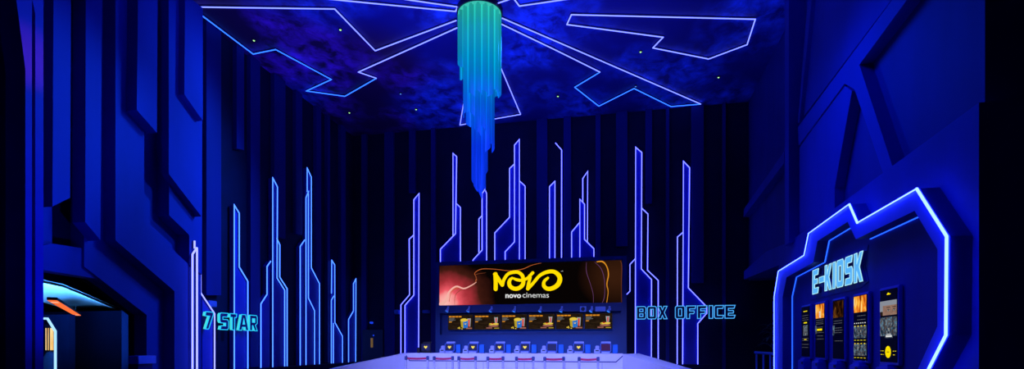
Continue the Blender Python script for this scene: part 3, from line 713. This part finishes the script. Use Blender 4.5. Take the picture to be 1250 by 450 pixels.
obj('logo', lg, emis('logo_yellow', (1, .70, 0), 1.05), panel)
def text_mesh(body, size, bold=0.0):
    cu = bpy.data.curves.new('t', 'FONT'); cu.body = body; cu.size = size; cu.offset = bold
    o = bpy.data.objects.new('t', cu); COL.objects.link(o)
    bpy.context.view_layer.update()
    me = o.evaluated_get(bpy.context.evaluated_depsgraph_get()).to_mesh()
    vs = [v.co.copy() for v in me.vertices]; fs = [list(p_.vertices) for p_ in me.polygons]
    o.to_mesh_clear(); bpy.data.objects.remove(o); bpy.data.curves.remove(cu)
    return vs, fs
def fit_text(mb, body, fn, a0, a1, b_base, mi=0, bold=0.0, xs=None):
    vs, fs = text_mesh(body, 1.0, bold)
    w = max(v.x for v in vs) - min(v.x for v in vs); x0 = min(v.x for v in vs)
    k = (a1 - a0) / w; ky = xs or k
    mb.add([fn(a0 + (v.x - x0) * k, b_base - v.y * ky, 0) for v in vs], fs, mi)
tx, tx2, tx3 = MB(), MB(), MB(); f6 = lambda a, b, d: scl(a, b, .003)
fit_text(tx, 'novo', f6, 221, 377, 353, 0, .028, 73)
fit_text(tx2, 'cinemas', f6, 392, 655, 351, 0, -.004, 76)
fit_text(tx3, 'TM', f6, 774, 796, 92, 0, 0, 13)
CAPM = emis('caption_white', (.75, .75, .75), 1)
for nm_, m_b in (('caption_bold', tx), ('caption_light', tx2), ('trademark', tx3)): obj(nm_, m_b, CAPM, panel)

# fascia spotlights
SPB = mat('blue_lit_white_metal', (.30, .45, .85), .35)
GS = 'small spotlights on the fascia strip'
ys = YU
def fascia_spot(u, label, first=[None]):
    q = onY(u, 377.5, ys)
    if first[0] is None:
        t = thing('fascia_spotlight', label, 'spotlight', (q.x, ys, q.z), GS)
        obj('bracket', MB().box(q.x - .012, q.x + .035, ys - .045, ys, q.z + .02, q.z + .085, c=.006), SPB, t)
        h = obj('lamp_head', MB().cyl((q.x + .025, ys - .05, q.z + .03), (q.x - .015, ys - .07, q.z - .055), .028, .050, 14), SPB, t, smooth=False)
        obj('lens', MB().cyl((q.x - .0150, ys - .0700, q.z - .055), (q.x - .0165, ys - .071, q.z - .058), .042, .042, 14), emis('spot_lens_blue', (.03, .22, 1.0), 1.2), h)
        first[0] = t
    else: dup(first[0], (q.x, ys, q.z), label)
for u, lb in [(547, 'fascia spotlight nearest the left end of the screen unit'), (572.6, 'fascia spotlight second from the left end of the screen unit'), (600, 'fascia spotlight below the left part of the logo, third from the left end'),
              (628.5, 'fascia spotlight under the first half of the novo cinemas caption'), (660, 'fascia spotlight under the end of the caption'), (685.5, 'fascia spotlight left of the square speaker'),
              (722, 'fascia spotlight between the square speaker and the blue plate'), (743.5, 'fascia spotlight nearest the right end of the screen unit')]:
    fascia_spot(u, lb)
q = onY(711.8, 377, ys)
o = thing('fascia_speaker', 'small square blue speaker on the fascia under the screen', 'speaker', (q.x, ys, q.z - .07))
h_ = obj('housing', MB().box(q.x - .075, q.x + .075, ys - .05, ys + .006, q.z - .07, q.z + .07, c=.008), SPB, o)
obj('cone', MB().cyl((q.x, ys - .05, q.z), (q.x, ys - .056, q.z), .05, .045, 18), DARK, h_)
q = onY(733, 376.8, ys)
tag(obj('blue_plate', MB().box(q.x - .125, q.x + .125, ys - .03, ys + .006, q.z - .06, q.z + .06, c=.006).box(q.x - .11, q.x + .11, ys - .033, ys - .03, q.z - .045, q.z + .045), [SPB]), 'wide blue rectangular plate on the fascia beside the last spotlight', 'plate')

# menu boards
WOODM = noise_emis('menu_wood_picture', [(.004, .0025, .0015), (.030, .016, .008)], 6, (1, 1, 6))
MO = emis('menu_orange', (.85, .30, .02), .8); MG = emis('menu_grey', (.20, .20, .20), .8); MY = emis('menu_popcorn_yellow', (.85, .60, .06), .9); MYD = emis('menu_bucket_ochre', (.55, .40, .03), .8)
MBL = emis('menu_bucket_blue', (.02, .18, .65), .9); MR = emis('menu_cup_red', (.75, .03, .02), .9); MW = emis('menu_cup_white', (.45, .48, .50), .8); MDK = emis('menu_tray_dark', (.01, .006, .004), .8); MPK = emis('menu_band_pink', (.45, .16, .12), .7)
GMN = 'menu screens under the big screen'
def menu(kind, q0, w, h, label):
    t = thing('menu_screen', label, 'menu screen', (q0.x, YU + .10, q0.z), GMN)
    fr = obj('casing', MB().box(q0.x - .01, q0.x + w + .01, YU + .05, YU + .158, q0.z - .01, q0.z + h + .01, c=.004), BLACKPL, t)
    y = YU + .049
    f_ = lambda a, b, d: Vector((q0.x + a * w / 37.5, y - d, q0.z + h - b * h / 23))
    ms = [WOODM, MO, MG, MY, MYD, MBL, MR, MW, MDK, MPK]
    mb = MB().add([f_(0, 0, 0), f_(37.5, 0, 0), f_(37.5, 23, 0), f_(0, 23, 0)], [(0, 1, 2, 3)], 0)
    def P(pts, mi, d=.001): mb.add([f_(a, b, d) for a, b in pts], [tuple(range(len(pts)))], mi)
    def R(a0, b0, a1, b1, mi, d=.001): P([(a0, b0), (a1, b0), (a1, b1), (a0, b1)], mi, d)
    def E(a, b, ra, rb, mi, d=.001): P([(a + ra * math.cos(k * math.pi / 8), b + rb * math.sin(k * math.pi / 8)) for k in range(16)], mi, d)
    for k in range(4): R(1.2 + k * 5, 1.6, 1.2 + k * 5 + 4.3, 3.6, 1)
    for r_, l in enumerate((9, 7.5, 10, 6)): R(1.3, 4.6 + r_ * 1.4, 1.3 + l, 5.3 + r_ * 1.4, 2)
    R(1.3, 10.3, 5.5, 11.6, 1)
    if kind == 0:
        P([(19, 9), (23, 10.5), (23.5, 21), (20, 19)], 4, .0012); P([(23, 10.5), (30, 9.5), (30, 20), (23.5, 21)], 5, .0014)
        E(24.3, 8, 5.4, 2.6, 3, .0016); E(20.6, 8.3, 1.8, 1.6, 3, .0018); E(28, 8, 2, 1.6, 3, .0018)
        P([(25, 13), (26.5, 13.8), (28, 12.8), (27.6, 14.6), (26.5, 15.2), (25.4, 14.8)], 3, .002)
        P([(29.5, 5), (34.6, 5), (33.8, 18.5), (30.6, 18.5)], 7, .0011); P([(31, 7), (33, 7), (32.9, 18.5), (30.8, 18.5)], 6, .0013); E(32, 5, 2.6, .7, 8, .0014)
        for a, b in ((15.5, 20.5), (17.3, 19.6), (17.8, 21.3), (21.3, 22)): E(a, b, 1.0, .8, 3, .002)
        R(27.5, 20, 36.5, 22, 9, .0011)
    else:
        P([(29, 3.5), (34.4, 3.5), (33.4, 13), (30, 13)], 7, .0011); P([(31, 5.5), (32.8, 5.5), (32.6, 12.5), (31, 12.5)], 6, .0013); E(31.7, 3.6, 2.7, .8, 8, .0014)
        E(28, 16, 9, 3.2, 8, .0012); E(28, 17.5, 7.5, 1.6, 9, .0013); E(25, 14.8, 3.8, 1.5, 3, .0015); E(31, 14.6, 4.5, 1.6, 3, .0015); E(26.5, 13.8, 1.6, .7, 6, .0017); E(22.8, 14.9, 1.4, .9, 4, .0017)
        R(17.5, 19.8, 26, 21.5, 9, .0011); R(29, 20.5, 36, 21.6, 4, .0011)
    obj('picture', mb, ms, fr)
    return t
# six boards measured from the photo
xs_ = [(547.2, 577), (579, 610.5), (612, 643), (645, 677), (679, 711.5), (714, 747)]
zb, ztp = onY(560, 402, YU + .05).z, onY(560, 384.2, YU + .05).z
lbl = ['popcorn menu screen nearest the left end of the unit', 'first hot dog menu screen, right of the leftmost popcorn menu', 'popcorn menu screen left of centre, third in the row', 'hot dog menu screen right of centre, fourth in the row',
       'popcorn menu screen second from the right end of the row', 'last menu screen, hot dog and drink, at the right end']
for i, (u0, u1) in enumerate(xs_):
    a = onY(u0, 400, YU + .05).x; b = onY(u1, 400, YU + .05).x
    menu(i % 2, Vector((a, 0, zb)), b - a, ztp - zb, lbl[i])

# ------------------------------------------------------------------ counter
YCn = 11.6; zT = EYE - 11.4 * YCn / 660
pa, pb = onY(496, 434, YCn), onY(760, 434, YCn)
ct = thing('concession_counter', 'long white angular counter with sloping ends under purple-blue light', 'counter', ((pa.x + pb.x) / 2, YCn, 0))
zT = 1.10
def wing(sign, p):
    # sloping wing reaching toward the room, solid
    e = Vector((p.x + sign * 1.05, YCn - 1.3, .80)); e2 = Vector((p.x + sign * 2.1, YCn - 2.4, .46)); 
    vs = []
    for q_, th in ((Vector((p.x, YCn, zT)), .9), (e, .9), (e2, .9)):
        vs += [q_, Vector((q_.x, q_.y, .003)), q_ + Vector((sign * .35, .75, .0)), Vector((q_.x + sign * .35, q_.y + .75, .003))]
    fs = []
    for i in (0, 4):
        a, b = i, i + 4
        fs += [(a, a+1, b+1, b), (a, b, b+2, a+2), (a+2, b+2, b+3, a+3)]
    fs += [(0, 2, 3, 1), (8, 9, 11, 10)]
    return MB().add(vs, fs)
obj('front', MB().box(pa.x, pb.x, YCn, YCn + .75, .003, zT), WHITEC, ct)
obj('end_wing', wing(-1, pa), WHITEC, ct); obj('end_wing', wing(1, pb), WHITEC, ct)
zg = onY(620, 440.6, YCn).z
gl = onY(500, 440, YCn).x; gr = onY(752, 440, YCn).x; tl, tr = onY(489, 434.5, YCn).x + .12, onY(761, 436, YCn).x
obj('shadow_groove', MB().tube([(tl, YCn - .001, zT - .03), (gl, YCn - .001, zg), (gr, YCn - .001, zg), (tr - .0, YCn - .001, zT - .03)], (0, 1, 0), .012, flat=.3), GROOVE, ct)
for u in (545, 590, 640, 690, 735):
    x = onY(u, 440, YCn).x
    obj('panel_joint', MB().box(x - .003, x + .003, YCn - .002, YCn + .001, .003, zg - .02), GROOVE, ct)

# point-of-sale terminals
GP = 'point-of-sale terminals along the counter'
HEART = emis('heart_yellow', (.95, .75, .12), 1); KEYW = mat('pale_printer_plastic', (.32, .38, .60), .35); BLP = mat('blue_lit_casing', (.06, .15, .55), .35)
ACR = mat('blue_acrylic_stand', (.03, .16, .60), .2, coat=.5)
def pos(u, label, heart=True, dark=False, lit='heart', mir=1):
    yp = YCn + .30; q = onY(u, 425, yp); x, z = q.x, zT + .001
    t = thing('sales_terminal', label, 'terminal', (x, yp, z), GP)
    cs = BLACKPL if dark else BLP
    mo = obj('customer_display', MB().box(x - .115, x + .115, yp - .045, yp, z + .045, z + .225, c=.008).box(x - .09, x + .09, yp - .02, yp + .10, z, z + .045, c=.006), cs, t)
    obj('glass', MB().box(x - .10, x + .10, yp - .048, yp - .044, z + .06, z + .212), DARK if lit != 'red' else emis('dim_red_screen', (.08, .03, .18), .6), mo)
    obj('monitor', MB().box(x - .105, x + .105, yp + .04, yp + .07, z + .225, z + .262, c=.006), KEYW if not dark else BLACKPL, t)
    if heart:
        fnh = lambda a, b, d: Vector((x + a, yp - .049 - d, z + .135 + b))
        h = [(0, -.038), (.038, .0), (.042, .018), (.030, .030), (.014, .028), (0, .016), (-.014, .028), (-.030, .030), (-.042, .018), (-.038, 0)]
        obj('heart_logo', MB().prism([h], fnh, 0, .002), HEART, mo)
    if not dark:
        obj('keypad_lip', MB().box(x - .085, x + .085, yp - .10, yp - .045, z, z + .04, c=.006), KEYW, t)
        pr = obj('receipt_printer', MB().box(x - .25, x - .13, yp - .03, yp + .10, z, z + .10, c=.012).box(x - .225, x - .145, yp + .0, yp + .08, z + .10, z + .17, c=.01), KEYW, t)
        obj('paper_slot', MB().box(x - .22, x - .15, yp - .034, yp - .029, z + .05, z + .075), BLACKPL, pr)
        obj('acrylic_holder', MB().box(x + .14, x + .26, yp - .02, yp - .01, z, z + .195).box(x + .14, x + .26, yp - .02, yp + .06, z, z + .012).box(x+.14,x+.15,yp-.02,yp+.03,z,z+.195).box(x+.25,x+.26,yp-.02,yp+.03,z,z+.195), ACR, t)
    else:
        obj('card_terminal', MB().box(x - .22, x - .16, yp - .05, yp + .02, z, z + .13, c=.01), BLACKPL, t)
    return t
for u, lb, h, d, l in [(520.5, 'unlit black sales terminal with a yellow heart at the left end of the counter', True, True, 'heart'),
     (549.5, 'blue sales terminal with yellow heart nearest the black one', True, False, 'heart'), (578, 'blue sales terminal with yellow heart, second after the black one', True, False, 'heart'),
     (610.3, 'blue sales terminal with heart and pale card holder left of the counter middle', True, False, 'heart'), (641.2, 'blue sales terminal with yellow heart just right of the counter middle', True, False, 'heart'),
     (674, 'sales terminal with blank screen between two heart terminals', False, False, 'blank'), (706.5, 'last terminal showing a yellow heart, before the purple screened one', True, False, 'heart'),
     (739.5, 'sales terminal with dim purple screen at the right end of the counter', False, False, 'red')]:
    pos(u, lb, h, d, l)

# queue barriers
YQ = 10.9; zP = EYE - 15.8 * YQ / 655
GQ = 'steel belt barriers before the counter'
def barrier(u0, u1, label, bm=BELT):
    a, b = onY(u0, 436, YQ), onY(u1, 436, YQ + .15)
    t = thing('belt_barrier', label, 'barrier', ((a.x + b.x) / 2, YQ, 0), GQ)
    for q_ in (a, b):
        pm = obj('post', MB().cyl((q_.x, q_.y, .012), (q_.x, q_.y, zP - .07), .024, .024, 14), STEEL, t, smooth=True)
        obj('post_head', MB().cyl((q_.x, q_.y, zP - .07), (q_.x, q_.y, zP), .032, .032, 14).cyl((q_.x, q_.y, zP), (q_.x, q_.y, zP + .012), .032, .022, 14), mat('barrier_head_plastic', (.05, .07, .22), .5), pm)
        obj('post_base', MB().cyl((q_.x, q_.y, .001), (q_.x, q_.y, .015), .055, .05, 20), STEEL, pm)
    n = 8; vs, fs = [], []
    d = (b - a); nn = Vector((d.y, -d.x, 0)).normalized() * .002
    for i in range(n + 1):
        s = i / n; x = a.x + d.x * s; y = a.y + d.y * s; z = zP - .012 - .012 * math.sin(math.pi * s)
        for dz in (0, -.045):
            for k in (1, -1): vs.append((x + nn.x * k, y + nn.y * k, z + dz))
    for i in range(n):
        o = i * 4; fs += [(o, o+4, o+6, o+2), (o+1, o+3, o+7, o+5), (o, o+1, o+5, o+4), (o+2, o+6, o+7, o+3)]
    fs += [(0, 2, 3, 1), (n*4, n*4+1, n*4+3, n*4+2)]
    obj('belt', MB().add(vs, fs), bm, t, label='crimson belt')
for u0, u1, lb in [(495.5, 522, 'belt barrier standing before the black sales terminal at the counter end'), (530, 552.5, 'belt barrier before the first blue heart terminal'), (560, 580.5, 'belt barrier before the second blue heart terminal'),
                   (595.5, 614, 'belt barrier before the terminal left of the counter middle'), (630.5, 651, 'belt barrier before the terminal right of the counter middle'), (665, 688, 'belt barrier before the blank screened terminal'),
                   (707, 730, 'belt barrier nearest the right end of the counter, with a purplish belt')]:
    barrier(u0, u1, lb)

# ------------------------------------------------------------------ back-left corner: service door
dl, dr = onY(443, 400, YB - .12).x, onY(468, 400, YB - .12).x
zd = onY(455, 402, YB - .12).z
dr_o = obj('door_1', MB().box(dl, dr, YB - .16, YB - .001, .003, zd, c=.01), DARK); dr_o['kind'] = 'structure'
q = onY(453.8, 418, YB - .17); 
obj('push_plate', MB().box(q.x - .035, q.x + .035, YB - .172, YB - .16, q.z - .14, q.z + .14), mat('brass_plate_glow', (.75, .42, .05), .45, .3, emit=(.5, .25, .02), estr=.25), dr_o, label='brass plate')  # slight emission puts a lit gleam into the brass, which is no lamp
for (u, v, r_, nm, lb) in [(452.5, 393.5, .035, 'wall_sensor', 'round blue indicator lamp above the service door'), (456, 409, .022, 'wall_sensor', 'tiny blue indicator lamp beside the brass plate')]:
    q = onY(u, v, YB - .16 if v > 400 else YB - .1)
    o = obj(nm, MB().cyl((q.x, q.y + (.0 if v > 400 else .1), q.z), (q.x, q.y - .02, q.z), r_, r_ * .8, 12), emis('indicator_blue', (.01, .05, .8), 1)); tag(o, lb, 'lamp')
def wall_box(u, v, w, h, fn, nrm, label):
    q = fn(u, v); n_ = Vector(nrm); 
    if abs(n_.y) > .5: b = MB().box(q.x - w/2, q.x + w/2, q.y - .06, q.y + .10, q.z - h/2, q.z + h/2, c=.01)
    else: b = MB().box(q.x - .14, q.x + .03, q.y - w/2, q.y + w/2, q.z - h/2, q.z + h/2, c=.01)
    tag(obj('wall_projector', b, BLP), label, 'fixture', 'small blue fixtures on the walls')
wall_box(484.5, 380.5, .13, .13, lambda u, v: onY(u, v, YB - .1), (0, -1, 0), 'square blue fixture beside the neon spire, toward the service door')
wall_box(520, 380, .19, .09, lambda u, v: onY(u, v, YB - .1), (0, -1, 0), 'flat blue fixture between the neon spire and the menu unit')
wall_box(258.5, 370.5, .22, .12, lambda u, v: onX(u, v, XL + .1), (1, 0, 0), 'blue fixture on the wall just above the numeral 7')

# ------------------------------------------------------------------ right back corner: railing and plant
yr = onX(951, 340, XK).y + .15
RAILM = mat('rail_bright_blue_metal', (.10, .28, .95), .35)
tr_ = thing('guard_railing', 'dark blue metal railing beside the portal frame', 'railing', (3.0, 13, 0))
r0, r1 = onX(922, 432, 2.95), onX(948, 432, 2.95)
zr = 1.11
obj('top_rail', MB().cyl((2.95, r0.y, zr), (2.95, r1.y, zr), .03, .03, 10), RAILM, tr_)
for u in (923.5, 932, 940.5, 947):
    y = onX(u, 432, 2.95).y
    obj('rail_post', MB().cyl((2.95, y, .003), (2.95, y, zr), .022, .022, 10), RAILM, tr_)
LEAF = mat('dim_green_leaf', (.06, .16, .12), .5, noise=.3, scale=8)
pt = thing('potted_plant', 'dim leafy plant in the dark corner behind the railing', 'plant', (3.45, 12.9, 0))
obj('pot', MB().cyl((3.45, 12.9, .003), (3.45, 12.9, .42), .20, .27, 20), DARK, pt, smooth=False)
st_ = MB(); lf = MB()
for k in range(34):
    a = random.uniform(0, 2 * math.pi); L_ = random.uniform(.35, .75); hgt = random.uniform(.9, 1.7)
    p0 = Vector((3.45, 12.9, .4)); p1 = p0 + Vector((math.cos(a) * .12, math.sin(a) * .12, hgt * .6))
    st_.cyl(p0, p1, .008, .005, 5)
    # arched blade leaf
    vs, fs = [], []; w = random.uniform(.03, .055); side = Vector((-math.sin(a), math.cos(a), 0))
    for i in range(7):
        s = i / 6; p_ = p1 + Vector((math.cos(a), math.sin(a), 0)) * L_ * s * .75 + Vector((0, 0, .35 * math.sin(s * 2.4)))
        ww = w * math.sin(math.pi * min(1, s * .95 + .05)); vs += [p_ + side * ww + Vector((0, 0, ww * .4)), p_, p_ - side * ww + Vector((0, 0, ww * .4))]
    for i in range(6): o = i * 3; fs += [(o, o+1, o+4, o+3), (o+1, o+2, o+5, o+4)]
    lf.add(vs, fs)
obj('stem', st_, LEAF, pt); lo = obj('foliage', lf, LEAF, pt); lo['kind'] = 'stuff'

# ------------------------------------------------------------------ lounge beyond the left opening
LXW = mat('lounge_dark_wall', (.0025, .006, .026), .9, spec=0, noise=.1, scale=2)
VAULTM = mat('white_vault_plaster', (.75, .80, .82), .6, noise=.03, scale=2)
struct('wall_lounge_back', MB().box(-17.5, XL - .12, 11.7, 11.9, 0, 2.18), LXW)
struct('wall_lounge_far', MB().box(-17.7, -17.5, 3, 14, 0, 3.2), LXW)
struct('wall_lounge_side', MB().box(-17.5, XL - .12, 2.9, 3.1, 0, 3.2), LXW)
struct('wall_lounge_rear', MB().box(-17.5, XL - .12, 14, 14.2, 0, 3.2), LXW)
struct('ceiling_lounge', MB().box(-17.7, XL - .12, 2.9, 14.2, 3.2, 3.3), LXW)
up = [(30, 342), (53, 345.3), (76, 350), (100, 359.5), (125, 370), (150, 380.2), (165, 386)]
lo_ = [(30, 362), (53, 368.7), (70, 374), (88, 380.2), (105, 383), (125, 386), (165, 391)]
nr = 8; vs = []
for i, ((u0, v0), (u1, v1)) in enumerate(zip(up, lo_)):
    f = i / 6
    a = onZ(u0, v0, 2.52 - .32 * f); b = onZ(u1, v1, 2.36 - .18 * f)
    for k in range(nr + 1):
        s = k / nr; p_ = a.lerp(b, s); p_.z += .10 * math.sin(math.pi * s)
        vs.append(p_)
m_ = nr + 1; L7 = len(up)
vs2 = vs + [p_ + Vector((0, 0, .06)) for p_ in vs]; n0 = len(vs); fs = []
for i in range(L7 - 1):
    for k in range(nr):
        a = i * m_ + k; fs.append((a, a+1, a+m_+1, a+m_)); fs.append((n0+a, n0+a+m_, n0+a+m_+1, n0+a+1))
struct('ceiling_lounge_vault', MB().add(vs2, fs), VAULTM, smooth=True)
# column and dark recess
q = onY(148.5, 400, 9.4); q2 = onY(159, 400, 9.4)
struct('trim_60', MB().box(q.x, q2.x, 9.4, 9.7, .003, 2.3), LXW)
q3 = onY(200, 400, 9.4)
struct('trim_61', MB().box(q2.x, XL - .13, 9.6, 9.7, .003, 2.6), BLACKP)
# neon arch portal in the lounge
YA = 10.2
ar = thing('lounge_portal', 'small chamfered doorway outlined in white-blue light inside the lounge', 'doorway', (onY(55, 420, YA).x, YA, 0))
pts = [(20, 470), (20, 388), (58, 388.5), (67.6, 404), (67.6, 470)]
w = [onY(u, v, YA - .02) for u, v in pts]
for p_ in (w[0], w[-1]): p_.z = .01
obj('light_tube', MB().tube(w, (0, -1, 0), .028), emis('neon_lounge_white', (.45, .85, 1.3), 1), ar)
oo = [(onY(10, 400, YA).x, .003), (onY(10, 400, YA).x, 2.0), (onY(84, 400, YA).x, 2.0), (onY(84, 400, YA).x, .003), (w[-1].x, .003), (w[3].x, w[3].z), (w[2].x, w[2].z), (w[1].x, w[1].z), (w[0].x, .003)]
obj('surround', MB().prism([oo], XZ, YA, YA + .15), LXW, ar)
q0, q1 = onY(55.5, 427, 11.3), onY(63.5, 400, 11.3)
sh = thing('glowing_shelf', 'warm yellow glowing display seen through the lounge doorway', 'display', ((q0.x + q1.x) / 2, 11.3, 0))
obj('light_panel', MB().box(q0.x, q1.x, 11.3, 11.34, q0.z, q1.z), noise_emis('warm_shelf_glow', [(.9, .45, .10), (1, .80, .40)], 5, (3, 1, .3)), sh)
for s in (.33, .66): obj('divider', MB().box(q0.x + (q1.x - q0.x) * s - .008, q0.x + (q1.x - q0.x) * s + .008, 11.28, 11.3, q0.z, q1.z), DARK, sh)
obj('cabinet', MB().box(q0.x - .1, q1.x + .1, 11.35, 11.6, .003, q1.z + .1), DARK, sh)
# armchair silhouette in the doorway
ac = thing('lounge_armchair', 'rounded dark blue armchair behind the lounge doorway', 'armchair', (onY(59, 440, 10.7).x, 10.7, 0))
ax = onY(59, 440, 10.7).x
bm = bmesh.new(); bmesh.ops.create_uvsphere(bm, u_segments=20, v_segments=12, radius=.5)
vs = [(ax + v.co.x * .42, 10.75 + v.co.y * .25, .78 + v.co.z * .70) for v in bm.verts]; bm.verts.index_update()
fs = [[v.index for v in f.verts] for f in bm.faces]; bm.free()
obj('backrest', MB().add(vs, fs), mat('blue_velvet', (.03, .10, .30), .7, noise=.2, scale=12), ac, smooth=True)
obj('seat', MB().box(ax - .33, ax + .33, 10.35, 10.9, .18, .45, c=.06), MATS['blue_velvet'], ac)
for sx in (-.27, .27):
    for sy in (10.42, 10.82): obj('leg', MB().cyl((ax + sx, sy, .002), (ax + sx, sy, .2), .018, .024, 8), DARK, ac)
# pendant lamp
zl = 2.02
A = onZ(63.5, 366.8, zl); B = onZ(95, 385, zl)
d = (B - A).normalized(); s = Vector((-d.y, d.x, 0)) * .065
pd = thing('linear_pendant_lamp', 'long orange glowing bar lamp hanging under the lounge vault', 'lamp', ((A + B) / 2).to_tuple())
def bar(a, b, s, z0, z1):
    vs = [(p_.x + k * s.x, p_.y + k * s.y, z) for p_ in (a, b) for k in (-1, 1) for z in (z0, z1)]
    return MB().add(vs, [(0,1,3,2),(4,6,7,5),(0,4,5,1),(2,3,7,6),(0,2,6,4),(1,5,7,3)])
obj('housing', bar(A, B, s, zl + .012, zl + .06), BLACKPL, pd)
obj('diffuser', bar(A + d * .02, B - d * .02, s * .92, zl, zl + .012), emis('orange_diffuser', (1.0, .16, .04), 1.1), pd)
for t_ in (.88,):
    p_ = A.lerp(B, t_); obj('hanging_rod', MB().cyl((p_.x, p_.y, zl + .05), (p_.x, p_.y, 2.36 if t_ < .5 else 2.24), .010, .010, 6), BLACKPL, pd)
    obj('end_diffuser', bar(A + d * (.35 if t_ < .5 else (B - A).length - .5), A + d * (.48 if t_ < .5 else (B - A).length - .37), s * .8, zl - .002, zl), emis('pale_diffuser', (1.0, .55, .4), 1.2), pd)
obj('end_diffuser', bar(A + d * .35, A + d * .5, s * .8, zl - .002, zl), emis('pale_diffuser', (1, .5, .4)), pd)
# podium at the right jamb of the opening
q = onX(169, 440, -7.42); q2 = onX(191, 440, -7.42); zp0, zp1 = onX(169, 444, -7.42).z, onX(169, 434, -7.42).z
pod = thing('ticket_podium', 'small blue-topped podium beside the lounge opening', 'podium', (-7.55, (q.y + q2.y) / 2, 0))
obj('top', MB().box(-7.61, -7.42, q.y, q2.y, zp0, zp1, c=.006), mat('podium_blue', (.05, .20, .95), .4), pod)
obj('pedestal', MB().box(-7.60, -7.46, q.y + .03, q2.y - .04, .003, zp0), FARPAINT, pod)

# ------------------------------------------------------------------ lights
def area(name, loc, target, size, power, col, spread=180, shape='DISK', size_y=None):
    l = bpy.data.lights.new(name, 'AREA'); l.energy = power; l.color = col; l.shape = shape; l.size = size
    if size_y: l.shape = 'RECTANGLE'; l.size_y = size_y
    l.spread = math.radians(spread)
    o = bpy.data.objects.new(name, l); COL.objects.link(o); o.location = loc
    o.rotation_euler = (Vector(target) - Vector(loc)).to_track_quat('-Z', 'Y').to_euler(); return o
def spot(name, loc, target, power, col, ang, blend=.6, r=.15):
    l = bpy.data.lights.new(name, 'SPOT'); l.energy = power; l.color = col; l.spot_size = math.radians(ang); l.spot_blend = blend; l.shadow_soft_size = r
    o = bpy.data.objects.new(name, l); COL.objects.link(o); o.location = loc
    o.rotation_euler = (Vector(target) - Vector(loc)).to_track_quat('-Z', 'Y').to_euler(); return o
BL = (.02, .18, 1.0)
spot('wash_left', (-2.2, 10.5, 7.2), (-7.8, 6.4, 2.8), 3300, BL, 74, .7, .2)
spot('wash_left_slats', (-3.4, 8.8, 6.6), (-7.6, 5.3, 4.2), 950, BL, 44, .9, .15)
spot('wash_left_low', (-4.2, 9.0, 4.6), (-7.8, 7.0, 2.6), 240, BL, 90, .9, .2)
spot('wash_right', (-.6, 11.8, 6.6), (3.1, 7.8, 3.1), 330, (.0, .04, 1.0), 62, .8, .2)
spot('wash_pilaster', (-4.4, 6.0, .6), (-7.0, 5.15, 2.8), 420, (.0, .05, 1.0), 60, .9, .1)
spot('magenta_fill_spot', (-3.6, 6.6, 4.9), (-7.0, 5.14, 4.75), 330, (.75, .0, .55), 14, 1, .05)  # added spot, makes the violet sheen on the near pilaster
area('added_ceiling_fill', (-2.6, 7.0, 1.2), (-2.6, 8.4, 7.6), 4.0, 330, (.10, .11, 1.0), 105)  # added upward lamp without a fixture, brightens the ceiling print
area('added_counter_fill', (-2.3, 8.4, 3.6), (-2.3, 11.6, .7), 6.4, 125, (.27, .30, 1.0), 60, size_y=1.0)  # added lamp in place of the mixed neon light on the counter
area('menu_wash', (-2.4, 12.6, 1.25), (-2.4, 13.6, 1.5), 4.2, 8, (.0, .16, 1.0), 120, size_y=.2)
area('kiosk_wash', (1.0, 8.2, 6.6), (2.9, 7.6, 1.8), 1.0, 50, (.0, .05, 1.0), 90)
area('lounge_vault_fill', (-10.5, 8.0, .9), (-11.5, 9.0, 2.5), 2.2, 300, (.07, .35, 1.0), 100)  # unseen lamp added below the vault to light it from underneath

W = bpy.data.worlds.new('world'); S.world = W; W.use_nodes = True
W.node_tree.nodes['Background'].inputs[0].default_value = (.0, .0, .01, 1)
W.node_tree.nodes['Background'].inputs[1].default_value = .2
S.view_settings.view_transform = 'Standard'; S.view_settings.look = 'None'
S.view_settings.exposure = 0; S.view_settings.gamma = 1; S.view_settings.use_curve_mapping = False
